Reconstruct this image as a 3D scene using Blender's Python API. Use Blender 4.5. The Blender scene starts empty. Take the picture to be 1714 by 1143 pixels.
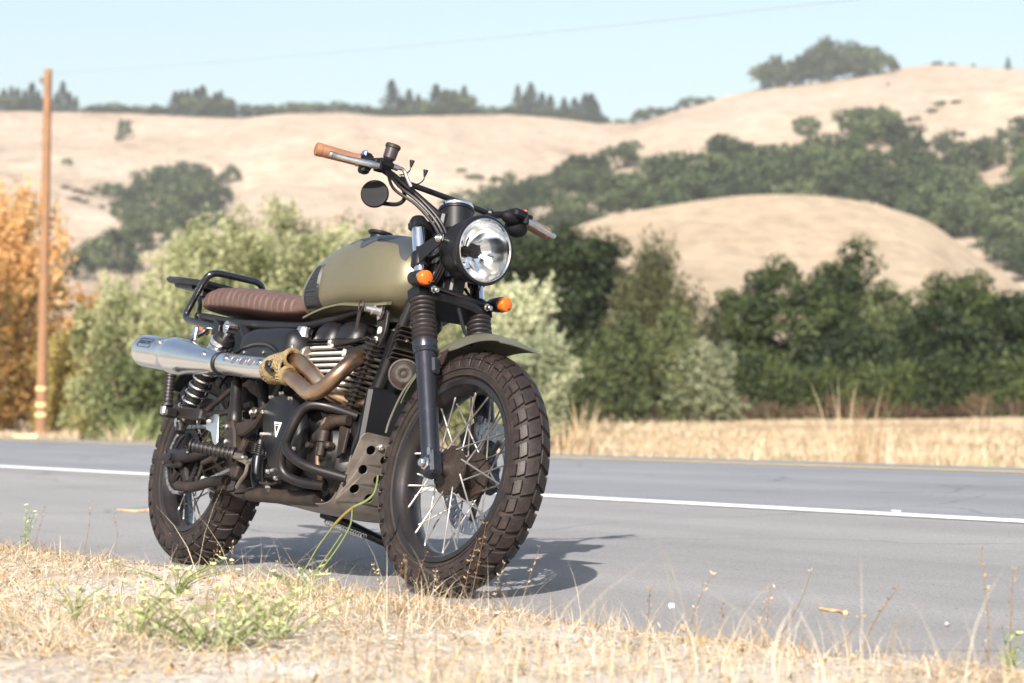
import bpy, bmesh, math, random
import numpy as np
from mathutils import Vector, Matrix, Quaternion

rad = math.radians
SC = bpy.context.scene
COL = SC.collection
random.seed(7)
RNG = np.random.default_rng(11)

# ------------------------------------------------------------------ camera
CAM_H = 0.497
cam_data = bpy.data.cameras.new('camera')
cam = bpy.data.objects.new('camera', cam_data)
COL.objects.link(cam)
cam_data.sensor_width = 36.0
cam_data.lens = 3889.9 / 1714 * 36.0
cam_data.clip_start = 0.05
cam_data.clip_end = 12000
PITCH = math.atan((689.4 - 571.5) / 3889.9)
ROLL = rad(0.3325)
cam.matrix_world = Matrix.Translation((0, 0, CAM_H)) @ Matrix.Rotation(math.pi / 2 + PITCH, 4, 'X') @ Matrix.Rotation(ROLL, 4, 'Z')
cam_data.dof.use_dof = True
cam_data.dof.focus_distance = 6.55
cam_data.dof.aperture_fstop = 4.8
SC.camera = cam

# ------------------------------------------------------------------ light
SUN_EL, SUN_SHADOW_AZ = 31.0, 78.0          # elevation; compass direction (from +X) in which shadows fall
world = bpy.data.worlds.new('World')
SC.world = world
world.use_nodes = True
wn, wl = world.node_tree.nodes, world.node_tree.links
wn.clear()
w_out = wn.new('ShaderNodeOutputWorld')
w_bg = wn.new('ShaderNodeBackground')
sky = wn.new('ShaderNodeTexSky')
sky.sky_type = 'NISHITA'
sky.sun_disc = False
sky.sun_elevation = rad(SUN_EL)
sky.sun_rotation = rad(90.0 - (SUN_SHADOW_AZ + 180.0))
sky.altitude = 100
sky.air_density = 1.2
sky.dust_density = 3.0
sky.ozone_density = 0.6
w_bg.inputs['Strength'].default_value = 0.092
wl.new(sky.outputs['Color'], w_bg.inputs['Color'])
wl.new(w_bg.outputs['Background'], w_out.inputs['Surface'])
sun_data = bpy.data.lights.new('sun', 'SUN')
sun_data.energy = 5.0
sun_data.angle = rad(0.53)
sun_data.color = (1.0, 0.955, 0.895)
sun = bpy.data.objects.new('sun', sun_data)
COL.objects.link(sun)
sd_ = Vector((math.cos(rad(SUN_SHADOW_AZ)) * math.cos(rad(SUN_EL)), math.sin(rad(SUN_SHADOW_AZ)) * math.cos(rad(SUN_EL)), -math.sin(rad(SUN_EL))))
sun.rotation_mode = 'QUATERNION'
sun.rotation_quaternion = sd_.to_track_quat('-Z', 'Y')
SC.view_settings.view_transform = 'Standard'
SC.view_settings.look = 'None'
SC.view_settings.exposure = 1.08
SC.view_settings.gamma = 1.0
SC.view_settings.use_curve_mapping = False
SC.render.engine = 'CYCLES'
SC.cycles.use_denoising = True
SC.cycles.max_bounces = 8
SC.cycles.transparent_max_bounces = 8
SC.cycles.volume_bounces = 0
SC.cycles.sample_clamp_indirect = 6.0

# ------------------------------------------------------------------ materials
MAT = {}
def nodes_of(name):
    m = bpy.data.materials.new(name)
    m.use_nodes = True
    return m, m.node_tree.nodes, m.node_tree.links, m.node_tree.nodes['Principled BSDF']

def ramp(nd, stops):
    r = nd.new('ShaderNodeValToRGB')
    el = r.color_ramp.elements
    while len(el) < len(stops):
        el.new(0.5)
    for e, (p, c) in zip(el, stops):
        e.position = p
        e.color = (c[0], c[1], c[2], 1)
    return r

def surf(name, col, rough=0.5, metal=0.0, dust=None, dust_amt=0.35, scale=14.0, bump=0.0, bump_scale=120.0, var=0.12, coat=0.0, rough_var=0.12):
    """painted / metal / rubber surface: base colour, fine variation, dust patches, grain"""
    m, nd, lk, b = nodes_of(name)
    tc = nd.new('ShaderNodeTexCoord')
    n1 = nd.new('ShaderNodeTexNoise'); n1.inputs['Scale'].default_value = scale; n1.inputs['Detail'].default_value = 8
    n1.inputs['Roughness'].default_value = 0.65
    lk.new(tc.outputs['Object'], n1.inputs['Vector'])
    lo = tuple(c * (1 - var) for c in col); hi = tuple(min(1, c * (1 + var)) for c in col)
    r1 = ramp(nd, [(0.3, lo), (0.7, hi)])
    lk.new(n1.outputs['Fac'], r1.inputs['Fac'])
    src = r1.outputs['Color']
    if dust:
        n2 = nd.new('ShaderNodeTexNoise'); n2.inputs['Scale'].default_value = scale * 0.6; n2.inputs['Detail'].default_value = 10
        n2.inputs['Roughness'].default_value = 0.72
        mp = nd.new('ShaderNodeMapping'); mp.inputs['Location'].default_value = (3.1, 7.7, 1.3)
        lk.new(tc.outputs['Object'], mp.inputs['Vector']); lk.new(mp.outputs['Vector'], n2.inputs['Vector'])
        r2 = ramp(nd, [(0.46, (0, 0, 0)), (0.78, (dust_amt,) * 3)])
        lk.new(n2.outputs['Fac'], r2.inputs['Fac'])
        mx = nd.new('ShaderNodeMixRGB'); mx.inputs['Color2'].default_value = (*dust, 1)
        lk.new(r2.outputs['Color'], mx.inputs['Fac']); lk.new(src, mx.inputs['Color1'])
        src = mx.outputs['Color']
    lk.new(src, b.inputs['Base Color'])
    b.inputs['Metallic'].default_value = metal
    rr = nd.new('ShaderNodeMapRange')
    rr.inputs['To Min'].default_value = max(0.02, rough - rough_var); rr.inputs['To Max'].default_value = min(1, rough + rough_var)
    lk.new(n1.outputs['Fac'], rr.inputs['Value']); lk.new(rr.outputs['Result'], b.inputs['Roughness'])
    if coat:
        b.inputs['Coat Weight'].default_value = coat
        b.inputs['Coat Roughness'].default_value = 0.15
    if bump:
        n3 = nd.new('ShaderNodeTexNoise'); n3.inputs['Scale'].default_value = bump_scale; n3.inputs['Detail'].default_value = 4
        lk.new(tc.outputs['Object'], n3.inputs['Vector'])
        bp = nd.new('ShaderNodeBump'); bp.inputs['Strength'].default_value = bump; bp.inputs['Distance'].default_value = 0.004
        lk.new(n3.outputs['Fac'], bp.inputs['Height']); lk.new(bp.outputs['Normal'], b.inputs['Normal'])
    MAT[name] = m
    return m

# ------------------------------------------------------------------ mesh helpers
def V(*a):
    return Vector(a)

class MB:
    """collects shapes into one mesh"""
    def __init__(s):
        s.v, s.f, s.mi, s.cur = [], [], [], 0
    def add(s, vs, fs, M=None):
        o = len(s.v)
        if M is not None:
            vs = [M @ Vector(p) for p in vs]
        s.v += [tuple(p) for p in vs]
        s.f += [tuple(i + o for i in f) for f in fs]
        s.mi += [s.cur] * len(fs)
        return s
    def box(s, c, sz, b=0.0, M=None, rot=None):
        hx, hy, hz = sz[0] / 2, sz[1] / 2, sz[2] / 2
        b = min(b, hx * .95, hy * .95, hz * .95)
        R = Matrix.Translation(c) @ (rot.to_4x4() if rot is not None else Matrix())
        if M is not None: R = M @ R
        if b <= 0:
            vs = [(x, y, z) for x in (-hx, hx) for y in (-hy, hy) for z in (-hz, hz)]
            fs = [(0, 1, 3, 2), (4, 6, 7, 5), (0, 4, 5, 1), (2, 3, 7, 6), (0, 2, 6, 4), (1, 5, 7, 3)]
            return s.add(vs, fs, R)
        vs, ix = [], {}
        for sx in (-1, 1):
            for sy in (-1, 1):
                for sz_ in (-1, 1):
                    for a in range(3):
                        p = [sx * (hx - b), sy * (hy - b), sz_ * (hz - b)]
                        p[a] = (sx * hx, sy * hy, sz_ * hz)[a]
                        ix[(sx, sy, sz_, a)] = len(vs); vs.append(p)
        fs = []
        for a in range(3):
            o1, o2 = [i for i in range(3) if i != a]
            for d in (-1, 1):
                q = []
                for (p1, p2) in ((-1, -1), (1, -1), (1, 1), (-1, 1)):
                    k = [0, 0, 0]; k[a] = d; k[o1] = p1; k[o2] = p2
                    q.append(ix[(k[0], k[1], k[2], a)])
                fs.append(q)
        for a in range(3):
            o1, o2 = [i for i in range(3) if i != a]
            for p1 in (-1, 1):
                for p2 in (-1, 1):
                    q = []
                    for d, ax in ((-1, o1), (1, o1), (1, o2), (-1, o2)):
                        k = [0, 0, 0]; k[a] = d; k[o1] = p1; k[o2] = p2
                        q.append(ix[(k[0], k[1], k[2], ax)])
                    fs.append(q)
        for sx in (-1, 1):
            for sy in (-1, 1):
                for sz_ in (-1, 1):
                    fs.append([ix[(sx, sy, sz_, a)] for a in range(3)])
        return s.add(vs, fs, R)
    def rings(s, rings, closed=False, caps=True, wrap=True):
        n = len(rings[0]); vs = [p for r in rings for p in r]; fs = []
        m = len(rings)
        for i in range(m if closed else m - 1):
            j = (i + 1) % m
            for k in range(n if wrap else n - 1):
                l = (k + 1) % n
                fs.append((i * n + k, i * n + l, j * n + l, j * n + k))
        if caps and not closed:
            fs.append(tuple(range(n))[::-1]); fs.append(tuple((m - 1) * n + k for k in range(n)))
        return s.add(vs, fs)
    def tube(s, pts, r, n=12, closed=False, caps=True):
        pts = [Vector(p) for p in pts]
        m = len(pts)
        rs = r if isinstance(r, (list, tuple)) else [r] * m
        T = []
        for i in range(m):
            a = pts[(i - 1) % m] if (closed or i > 0) else pts[i]
            b = pts[(i + 1) % m] if (closed or i < m - 1) else pts[i]
            T.append((b - a).normalized())
        u = T[0].orthogonal().normalized()
        rg = []
        for i in range(m):
            u = (u - T[i] * u.dot(T[i])).normalized()
            w = T[i].cross(u)
            rg.append([pts[i] + (u * math.cos(2 * math.pi * k / n) + w * math.sin(2 * math.pi * k / n)) * rs[i] for k in range(n)])
        return s.rings(rg, closed, caps)
    def lathe(s, prof, o, axis, n=28, closed=False, caps=True):
        """prof: (along, radius) list"""
        o = Vector(o); ax = Vector(axis).normalized(); u = ax.orthogonal().normalized(); w = ax.cross(u)
        rg = [[o + ax * t + (u * math.cos(2 * math.pi * k / n) + w * math.sin(2 * math.pi * k / n)) * max(r, 1e-5) for k in range(n)] for t, r in prof]
        return s.rings(rg, closed, caps and not closed)
    def cyl(s, a, b, r, n=16, ch=None):
        a, b = Vector(a), Vector(b); L = (b - a).length; ch = min(r * .15, L * .3) if ch is None else ch
        return s.lathe([(0, r - ch), (ch, r), (L - ch, r), (L, r - ch)], a, b - a, n)
    def sphere(s, c, r, n=14, m=8, sq=(1, 1, 1)):
        rg = []
        for i in range(m + 1):
            a = math.pi * i / m
            rg.append([(c[0] + sq[0] * r * max(math.sin(a), 1e-4) * math.cos(2 * math.pi * k / n), c[1] + sq[1] * r * max(math.sin(a), 1e-4) * math.sin(2 * math.pi * k / n), c[2] + sq[2] * r * math.cos(a)) for k in range(n)])
        return s.rings(rg, caps=False)
    def plate(s, poly, o, u, v, th, b=0.0):
        """extruded polygon in the plane o + u*a + v*b, thickness th along u x v (centred), chamfered edge"""
        o, u, v = Vector(o), Vector(u).normalized(), Vector(v).normalized(); w = u.cross(v)
        c = (sum(p[0] for p in poly) / len(poly), sum(p[1] for p in poly) / len(poly))
        def ring(ins, d):
            out = []
            n = len(poly)
            for i in range(n):
                p0, p1, p2 = Vector(poly[i - 1]), Vector(poly[i]), Vector(poly[(i + 1) % n])
                e1, e2 = (p1 - p0).normalized(), (p2 - p1).normalized()
                nn = Vector((-(e1.y + e2.y), e1.x + e2.x))
                if nn.length < 1e-6: nn = Vector((-e1.y, e1.x))
                nn.normalize()
                if area < 0: nn = -nn
                q = p1 + nn * ins
                out.append(o + u * q.x + v * q.y + w * d)
            return out
        area = sum(poly[i - 1][0] * poly[i][1] - poly[i][0] * poly[i - 1][1] for i in range(len(poly)))
        if b > 0:
            rg = [ring(b, -th / 2), ring(0, -th / 2 + b), ring(0, th / 2 - b), ring(b, th / 2)]
        else:
            rg = [ring(0, -th / 2), ring(0, th / 2)]
        return s.rings(rg)
    def build(s, name, mat, parent=None, smooth=35, M=None):
        me = bpy.data.meshes.new(name)
        me.from_pydata(s.v, [], s.f)
        ms = mat if isinstance(mat, (list, tuple)) else [mat]
        for x in ms:
            me.materials.append(MAT[x] if isinstance(x, str) else x)
        if len(ms) > 1:
            me.polygons.foreach_set('material_index', s.mi)
        bm = bmesh.new(); bm.from_mesh(me); bmesh.ops.recalc_face_normals(bm, faces=bm.faces); bm.to_mesh(me); bm.free()
        if smooth:
            me.polygons.foreach_set('use_smooth', [True] * len(me.polygons))
            me.set_sharp_from_angle(angle=rad(smooth))
        me.update()
        return place(name, me, parent, M)

def place(name, me, parent=None, M=None):
    o = bpy.data.objects.new(name, me)
    COL.objects.link(o)
    if parent is not None: o.parent = parent
    if M is not None: o.matrix_local = M
    return o

def tag(o, label=None, cat=None, group=None, kind=None):
    if label: o['label'] = label
    if cat: o['category'] = cat
    if group: o['group'] = group
    if kind: o['kind'] = kind
    return o

def empty(name, M=None, parent=None):
    o = bpy.data.objects.new(name, None); COL.objects.link(o); o.empty_display_size = 0.1
    if parent is not None: o.parent = parent
    if M is not None: o.matrix_local = M
    return o

def spline(pts, n=8, closed=False):
    """Catmull-Rom through the points"""
    P = [Vector(p) for p in pts]; out = []; m = len(P)
    for i in range(m if closed else m - 1):
        p0 = P[i - 1] if (closed or i > 0) else P[0] * 2 - P[1]
        p1, p2 = P[i], P[(i + 1) % m]
        p3 = P[(i + 2) % m] if (closed or i + 2 < m) else p2 * 2 - p1
        for k in range(n):
            t = k / n
            out.append(0.5 * ((2 * p1) + (p2 - p0) * t + (2 * p0 - 5 * p1 + 4 * p2 - p3) * t * t + (3 * p1 - p0 - 3 * p2 + p3) * t ** 3))
    if not closed: out.append(P[-1])
    return out

def bend(pts, r, n=6):
    """polyline with rounded corners of radius about r"""
    P = [Vector(p) for p in pts]; out = [P[0]]
    for i in range(1, len(P) - 1):
        a, b, c = P[i - 1], P[i], P[i + 1]
        d1 = min(r, (a - b).length * .45); d2 = min(r, (c - b).length * .45)
        s, e = b + (a - b).normalized() * d1, b + (c - b).normalized() * d2
        for k in range(n + 1):
            t = k / n
            out.append(s * (1 - t) ** 2 + b * 2 * t * (1 - t) + e * t * t)
    out.append(P[-1])
    return out

def lerp(a, b, t):
    return a + (b - a) * t

def interp(x, xs, ys):
    return float(np.interp(x, xs, ys))

def sm_interp(x, xs, ys):
    """cubic Hermite through the table"""
    xs, ys = np.asarray(xs, float), np.asarray(ys, float)
    x = min(max(x, xs[0]), xs[-1]); i = int(min(max(np.searchsorted(xs, x) - 1, 0), len(xs) - 2))
    m = np.gradient(ys, xs); h = xs[i + 1] - xs[i]; t = (x - xs[i]) / h
    return float((2 * t ** 3 - 3 * t * t + 1) * ys[i] + (t ** 3 - 2 * t * t + t) * h * m[i] + (-2 * t ** 3 + 3 * t * t) * ys[i + 1] + (t ** 3 - t * t) * h * m[i + 1])

def mirror_y(pts):
    return [(p[0], -p[1], p[2]) for p in pts]
# ================================================================== the place: road, verge, field, hills
FPX = 3889.9
def px_x(px, D): return D * (px - 857.0) / FPX
def hor(px): return 689.4 + (px - 857.0) * math.tan(ROLL)
def py_z(px, py, D): return CAM_H + D * (hor(px) - py) / FPX
RC = np.array([-0.1945, 6.2473]); RANG = rad(126.3 - 180)
RF = np.array([math.cos(RANG), math.sin(RANG)]); RN = np.array([-RF[1], RF[0]])
def rd(a, d): p = RC + RF * a + RN * d; return float(p[0]), float(p[1])
def dist_road(x, y): return (np.asarray(x) - RC[0]) * RN[0] + (np.asarray(y) - RC[1]) * RN[1]
def along_road(x, y): return (np.asarray(x) - RC[0]) * RF[0] + (np.asarray(y) - RC[1]) * RF[1]
RDD = [-40, -6, -2.0, -.5, 0, 3.4, 6.95, 10.7, 11.6]
RDZ = [-.2, -.02, .0, -.004, .0, .0816, .1668, .077, .03]
def road_z(d): return np.interp(d, RDD, RDZ)
FDD = [11.2, 12.5, 15, 22, 45, 70, 130, 400, 1500]
FDZ = [.00, -.16, -.30, -.16, .20, .52, 1.1, 3.0, 6.0]

def vnoise(x, y, seed=0):
    """smooth 2D value noise, vectorised"""
    x = np.asarray(x, float); y = np.asarray(y, float)
    xi, yi = np.floor(x).astype(np.int64), np.floor(y).astype(np.int64); xf, yf = x - xi, y - yi
    def h(i, j):
        n = (i * 374761393 + j * 668265263 + seed * 982451653) & 0x7fffffff
        n = ((n ^ (n >> 13)) * 1274126177) & 0x7fffffff
        return ((n ^ (n >> 16)) & 0xffff) / 65535.0
    u, v = xf * xf * (3 - 2 * xf), yf * yf * (3 - 2 * yf)
    return (h(xi, yi) * (1 - u) + h(xi + 1, yi) * u) * (1 - v) + (h(xi, yi + 1) * (1 - u) + h(xi + 1, yi + 1) * u) * v
def fbm(x, y, seed=0, oct=4):
    s, a, t = 0, 1.0, 0
    for o in range(oct):
        s = s + a * vnoise(np.asarray(x) * 2 ** o, np.asarray(y) * 2 ** o, seed + o); t += a; a *= .5
    return s / t

def grid_mesh(name, X, Y, Z, mat, smooth=True):
    n, m = X.shape
    co = np.stack([X, Y, Z], -1).reshape(-1, 3)
    idx = np.arange(n * m).reshape(n, m)
    q = np.stack([idx[:-1, :-1], idx[1:, :-1], idx[1:, 1:], idx[:-1, 1:]], -1).reshape(-1, 4)
    me = np_mesh(name, co, q)
    a, b, c = Vector(co[q[0][0]]), Vector(co[q[0][1]]), Vector(co[q[0][2]])
    if (b - a).cross(c - a).z < 0: me.flip_normals()
    me.materials.append(MAT[mat]); me.polygons.foreach_set('use_smooth', [smooth] * len(me.polygons)); me.update()
    return place(name, me)

def np_mesh(name, co, quads):
    me = bpy.data.meshes.new(name)
    co = np.ascontiguousarray(co, dtype=np.float32); quads = np.ascontiguousarray(quads, dtype=np.int32)
    k = quads.shape[1]
    me.vertices.add(len(co)); me.vertices.foreach_set('co', co.ravel())
    me.loops.add(quads.size); me.loops.foreach_set('vertex_index', quads.ravel())
    me.polygons.add(len(quads)); me.polygons.foreach_set('loop_start', np.arange(0, quads.size, k, dtype=np.int32))
    me.update(calc_edges=True); me.validate()
    return me

def ground_mat(name, stops, scale, scale2=None, rough=.95, bump=.3, bscale=40, coord='Object', stretch=(1, 1, 1), fine=(0.8, 1.2)):
    m, nd, lk, b = nodes_of(name)
    tc = nd.new('ShaderNodeTexCoord'); mp = nd.new('ShaderNodeMapping'); mp.inputs['Scale'].default_value = stretch
    lk.new(tc.outputs[coord], mp.inputs['Vector'])
    n1 = nd.new('ShaderNodeTexNoise'); n1.inputs['Scale'].default_value = scale; n1.inputs['Detail'].default_value = 9; n1.inputs['Roughness'].default_value = .62
    lk.new(mp.outputs['Vector'], n1.inputs['Vector'])
    r = ramp(nd, stops); lk.new(n1.outputs['Fac'], r.inputs['Fac'])
    n2 = nd.new('ShaderNodeTexNoise'); n2.inputs['Scale'].default_value = scale2 or scale * 14; n2.inputs['Detail'].default_value = 6; n2.inputs['Roughness'].default_value = .7
    lk.new(mp.outputs['Vector'], n2.inputs['Vector'])
    r2 = ramp(nd, [(.3, (fine[0],) * 3), (.7, (fine[1],) * 3)]); lk.new(n2.outputs['Fac'], r2.inputs['Fac'])
    mx = nd.new('ShaderNodeMixRGB'); mx.blend_type = 'MULTIPLY'; mx.inputs['Fac'].default_value = 1
    lk.new(r.outputs['Color'], mx.inputs['Color1']); lk.new(r2.outputs['Color'], mx.inputs['Color2']); lk.new(mx.outputs['Color'], b.inputs['Base Color'])
    b.inputs['Roughness'].default_value = rough; b.inputs['Specular IOR Level'].default_value = .25
    n3 = nd.new('ShaderNodeTexNoise'); n3.inputs['Scale'].default_value = bscale; n3.inputs['Detail'].default_value = 6
    lk.new(mp.outputs['Vector'], n3.inputs['Vector'])
    bp = nd.new('ShaderNodeBump'); bp.inputs['Strength'].default_value = bump; bp.inputs['Distance'].default_value = .5 / bscale
    lk.new(n3.outputs['Fac'], bp.inputs['Height']); lk.new(bp.outputs['Normal'], b.inputs['Normal'])
    MAT[name] = m
    return m, nd, lk, b, mx
def asphalt(name, base, warm):
    m, nd, lk, b, mx = ground_mat(name, [(.25, tuple(c * .86 for c in base)), (.5, base), (.75, warm)], .55, 150, .82, .45, 260, fine=(.58, 1.42))
    tc = [n for n in nd if n.type == 'TEX_COORD'][0]
    # dark stone chips, tyre-worn streaks along the road
    v = nd.new('ShaderNodeTexVoronoi'); v.inputs['Scale'].default_value = 85; lk.new(tc.outputs['Object'], v.inputs['Vector'])
    r = ramp(nd, [(.10, (.62,) * 3), (.26, (1,) * 3)]); lk.new(v.outputs['Distance'], r.inputs['Fac'])
    m2 = nd.new('ShaderNodeMixRGB'); m2.blend_type = 'MULTIPLY'; m2.inputs['Fac'].default_value = .8
    lk.new(mx.outputs['Color'], m2.inputs['Color1']); lk.new(r.outputs['Color'], m2.inputs['Color2'])
    mp = nd.new('ShaderNodeMapping'); mp.inputs['Rotation'].default_value = (0, 0, -RANG); mp.inputs['Scale'].default_value = (1, 1, 1)
    mp2 = nd.new('ShaderNodeMapping'); mp2.inputs['Scale'].default_value = (.12, 2.2, 1)
    lk.new(tc.outputs['Object'], mp.inputs['Vector']); lk.new(mp.outputs['Vector'], mp2.inputs['Vector'])
    n = nd.new('ShaderNodeTexNoise'); n.inputs['Scale'].default_value = 1.0; n.inputs['Detail'].default_value = 5; lk.new(mp2.outputs['Vector'], n.inputs['Vector'])
    r3 = ramp(nd, [(.3, (.88,) * 3), (.7, (1.1,) * 3)]); lk.new(n.outputs['Fac'], r3.inputs['Fac'])
    m3 = nd.new('ShaderNodeMixRGB'); m3.blend_type = 'MULTIPLY'; m3.inputs['Fac'].default_value = 1
    lk.new(m2.outputs['Color'], m3.inputs['Color1']); lk.new(r3.outputs['Color'], m3.inputs['Color2']); nz = nd.new('ShaderNodeTexNoise'); nz.inputs['Scale'].default_value = .9; nz.inputs['Detail'].default_value = 4; lk.new(tc.outputs['Object'], nz.inputs['Vector'])
    ad = nd.new('ShaderNodeVectorMath'); ad.operation = 'ADD'; lk.new(tc.outputs['Object'], ad.inputs[0]); lk.new(nz.outputs['Color'], ad.inputs[1])
    vc = nd.new('ShaderNodeTexVoronoi'); vc.feature = 'DISTANCE_TO_EDGE'; vc.inputs['Scale'].default_value = .33; lk.new(ad.outputs['Vector'], vc.inputs['Vector'])
    rc_ = ramp(nd, [(.0, (.55,) * 3), (.006, (1,) * 3)]); lk.new(vc.outputs['Distance'], rc_.inputs['Fac'])
    m4 = nd.new('ShaderNodeMixRGB'); m4.blend_type = 'MULTIPLY'; m4.inputs['Fac'].default_value = .7; lk.new(m3.outputs['Color'], m4.inputs['Color1']); lk.new(rc_.outputs['Color'], m4.inputs['Color2']); lk.new(m4.outputs['Color'], b.inputs['Base Color'])
asphalt('shoulder_asphalt', (.235, .228, .226), (.262, .250, .243))
asphalt('lane_asphalt', (.195, .202, .215), (.215, .219, .228))
ground_mat('line_white', [(.3, (.66, .67, .68)), (.7, (.82, .82, .81))], 6, 120, .7, .3, 200, fine=(.86, 1.06))
def worn(name, under):
    m = MAT[name]; nd, lk = m.node_tree.nodes, m.node_tree.links; bs = nd['Principled BSDF']; src = bs.inputs['Base Color'].links[0].from_socket
    tc = [n for n in nd if n.type == 'TEX_COORD'][0]; n = nd.new('ShaderNodeTexNoise'); n.inputs['Scale'].default_value = 9; n.inputs['Detail'].default_value = 10; n.inputs['Roughness'].default_value = .75
    lk.new(tc.outputs['Object'], n.inputs['Vector']); r = ramp(nd, [(.60, (0, 0, 0)), (.70, (.8, .8, .8))]); lk.new(n.outputs['Fac'], r.inputs['Fac'])
    mx = nd.new('ShaderNodeMixRGB'); mx.inputs['Color2'].default_value = (*under, 1); lk.new(r.outputs['Color'], mx.inputs['Fac']); lk.new(src, mx.inputs['Color1']); lk.new(mx.outputs['Color'], bs.inputs['Base Color'])
worn('line_white', (.24, .235, .23))
ground_mat('line_yellow', [(.3, (.62, .46, .20)), (.7, (.76, .58, .30))], 6, 120, .7, .3, 200, fine=(.85, 1.08))
ground_mat('verge_dirt', [(.3, (.33, .265, .205)), (.5, (.44, .385, .325)), (.72, (.49, .475, .45))], 1.6, 60, .95, .6, 70, fine=(.62, 1.3))
ground_mat('field_straw', [(.28, (.25, .16, .09)), (.5, (.33, .235, .14)), (.72, (.40, .305, .20))], .06, 3.0, .95, .5, 5, stretch=(.5, 1.6, 1), fine=(.78, 1.2))
ground_mat('hill_straw', [(.22, (.265, .19, .13)), (.42, (.365, .28, .205)), (.58, (.405, .318, .236)), (.8, (.46, .375, .29))], .013, .12, .95, 1.0, .25, stretch=(1, .7, 1.6), fine=(.68, 1.22))
ground_mat('hill_straw_near', [(.22, (.28, .205, .135)), (.45, (.345, .268, .185)), (.78, (.40, .322, .23))], .028, .35, .95, .8, .8, stretch=(1, .6, 1.5), fine=(.72, 1.18))

# big ground sheet all round the camera
th = np.concatenate([np.linspace(-.32, .32, 90) + math.pi / 2, np.linspace(math.pi / 2 + .36, 5 * math.pi / 2 - .36, 60)])
th = np.append(th, th[0] + 2 * math.pi)
Dg = np.concatenate([[.3, 1.5, 3], np.geomspace(5, 1450, 116)])
TH, DG = np.meshgrid(th, Dg, indexing='ij')
gx, gy = DG * np.cos(TH), DG * np.sin(TH)
dd = dist_road(gx, gy)
gz = np.where(dd > 11.2, np.interp(dd, FDD, FDZ) + .25 * (fbm(gx / 9, gy / 9, 5) - .5) * np.clip((dd - 11) / 6, 0, 1), road_z(dd) - .30)
gz = np.where(dd < -12, -.25, gz)
tag(grid_mesh('field', gx, gy, gz, 'field_straw'), kind='structure')

def strip(name, d0, d1, nd_, mat, lift=0.0, a0=-130, a1=26, na=160, edge=None):
    A = np.linspace(a0, a1, na)[:, None] * np.ones((1, nd_)); T = np.linspace(0, 1, nd_)[None, :] * np.ones((na, 1))
    lo = d0 + (edge(A[:, :1]) if edge else 0); Dm = lo + (d1 - lo) * T
    X = RC[0] + RF[0] * A + RN[0] * Dm; Y = RC[1] + RF[1] * A + RN[1] * Dm
    return tag(grid_mesh(name, X, Y, road_z(Dm) + lift, mat), kind='structure')
strip('road_shoulder', -.55, 3.40, 14, 'shoulder_asphalt')
strip('road', 3.40, 11.5, 30, 'lane_asphalt')
strip('edge_line', 3.33, 3.49, 2, 'line_white', .004)
strip('centre_line', 6.76, 6.86, 2, 'line_yellow', .004)
strip('centre_line', 6.98, 7.08, 2, 'line_yellow', .004)
strip('edge_line', 10.35, 10.48, 2, 'line_white', .004)

# the near verge with a ragged edge lying over the asphalt
na, nv = 520, 120
A = np.concatenate([np.linspace(-32, -7, 60), np.linspace(-6.9, 4.5, 400), np.linspace(4.7, 22, 60)])[:, None] * np.ones((1, nv))
T = (np.linspace(0, 1, nv) ** 1.7)[None, :] * np.ones((A.shape[0], 1))
def verge_edge(a): return -.21 + .20 * (fbm(a * 1.3, a * 0 + 2.2, 3) - .5) + .07 * (fbm(a * 7, a * 0 + 9.2, 8) - .5) - .03 * np.clip(a, -3, 1.0)
E0 = verge_edge(A[:, :1]); Dm = E0 - T * 10.0
VX = RC[0] + RF[0] * A + RN[0] * Dm; VY = RC[1] + RF[1] * A + RN[1] * Dm
rise = np.clip((E0 - Dm) / .12, 0, 1)
def verge_h(x, y, d, e):
    r = np.clip((e - d) / .12, 0, 1)
    return road_z(d) + .004 + r * (.004 + .030 * fbm(x * 3, y * 3, 21) + .016 * fbm(x * 14, y * 14, 22))
VZ = verge_h(VX, VY, Dm, E0); VZ[:, 0] = road_z(Dm[:, 0]) - .01
tag(grid_mesh('verge', VX, VY, VZ, 'verge_dirt'), kind='structure')

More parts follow.
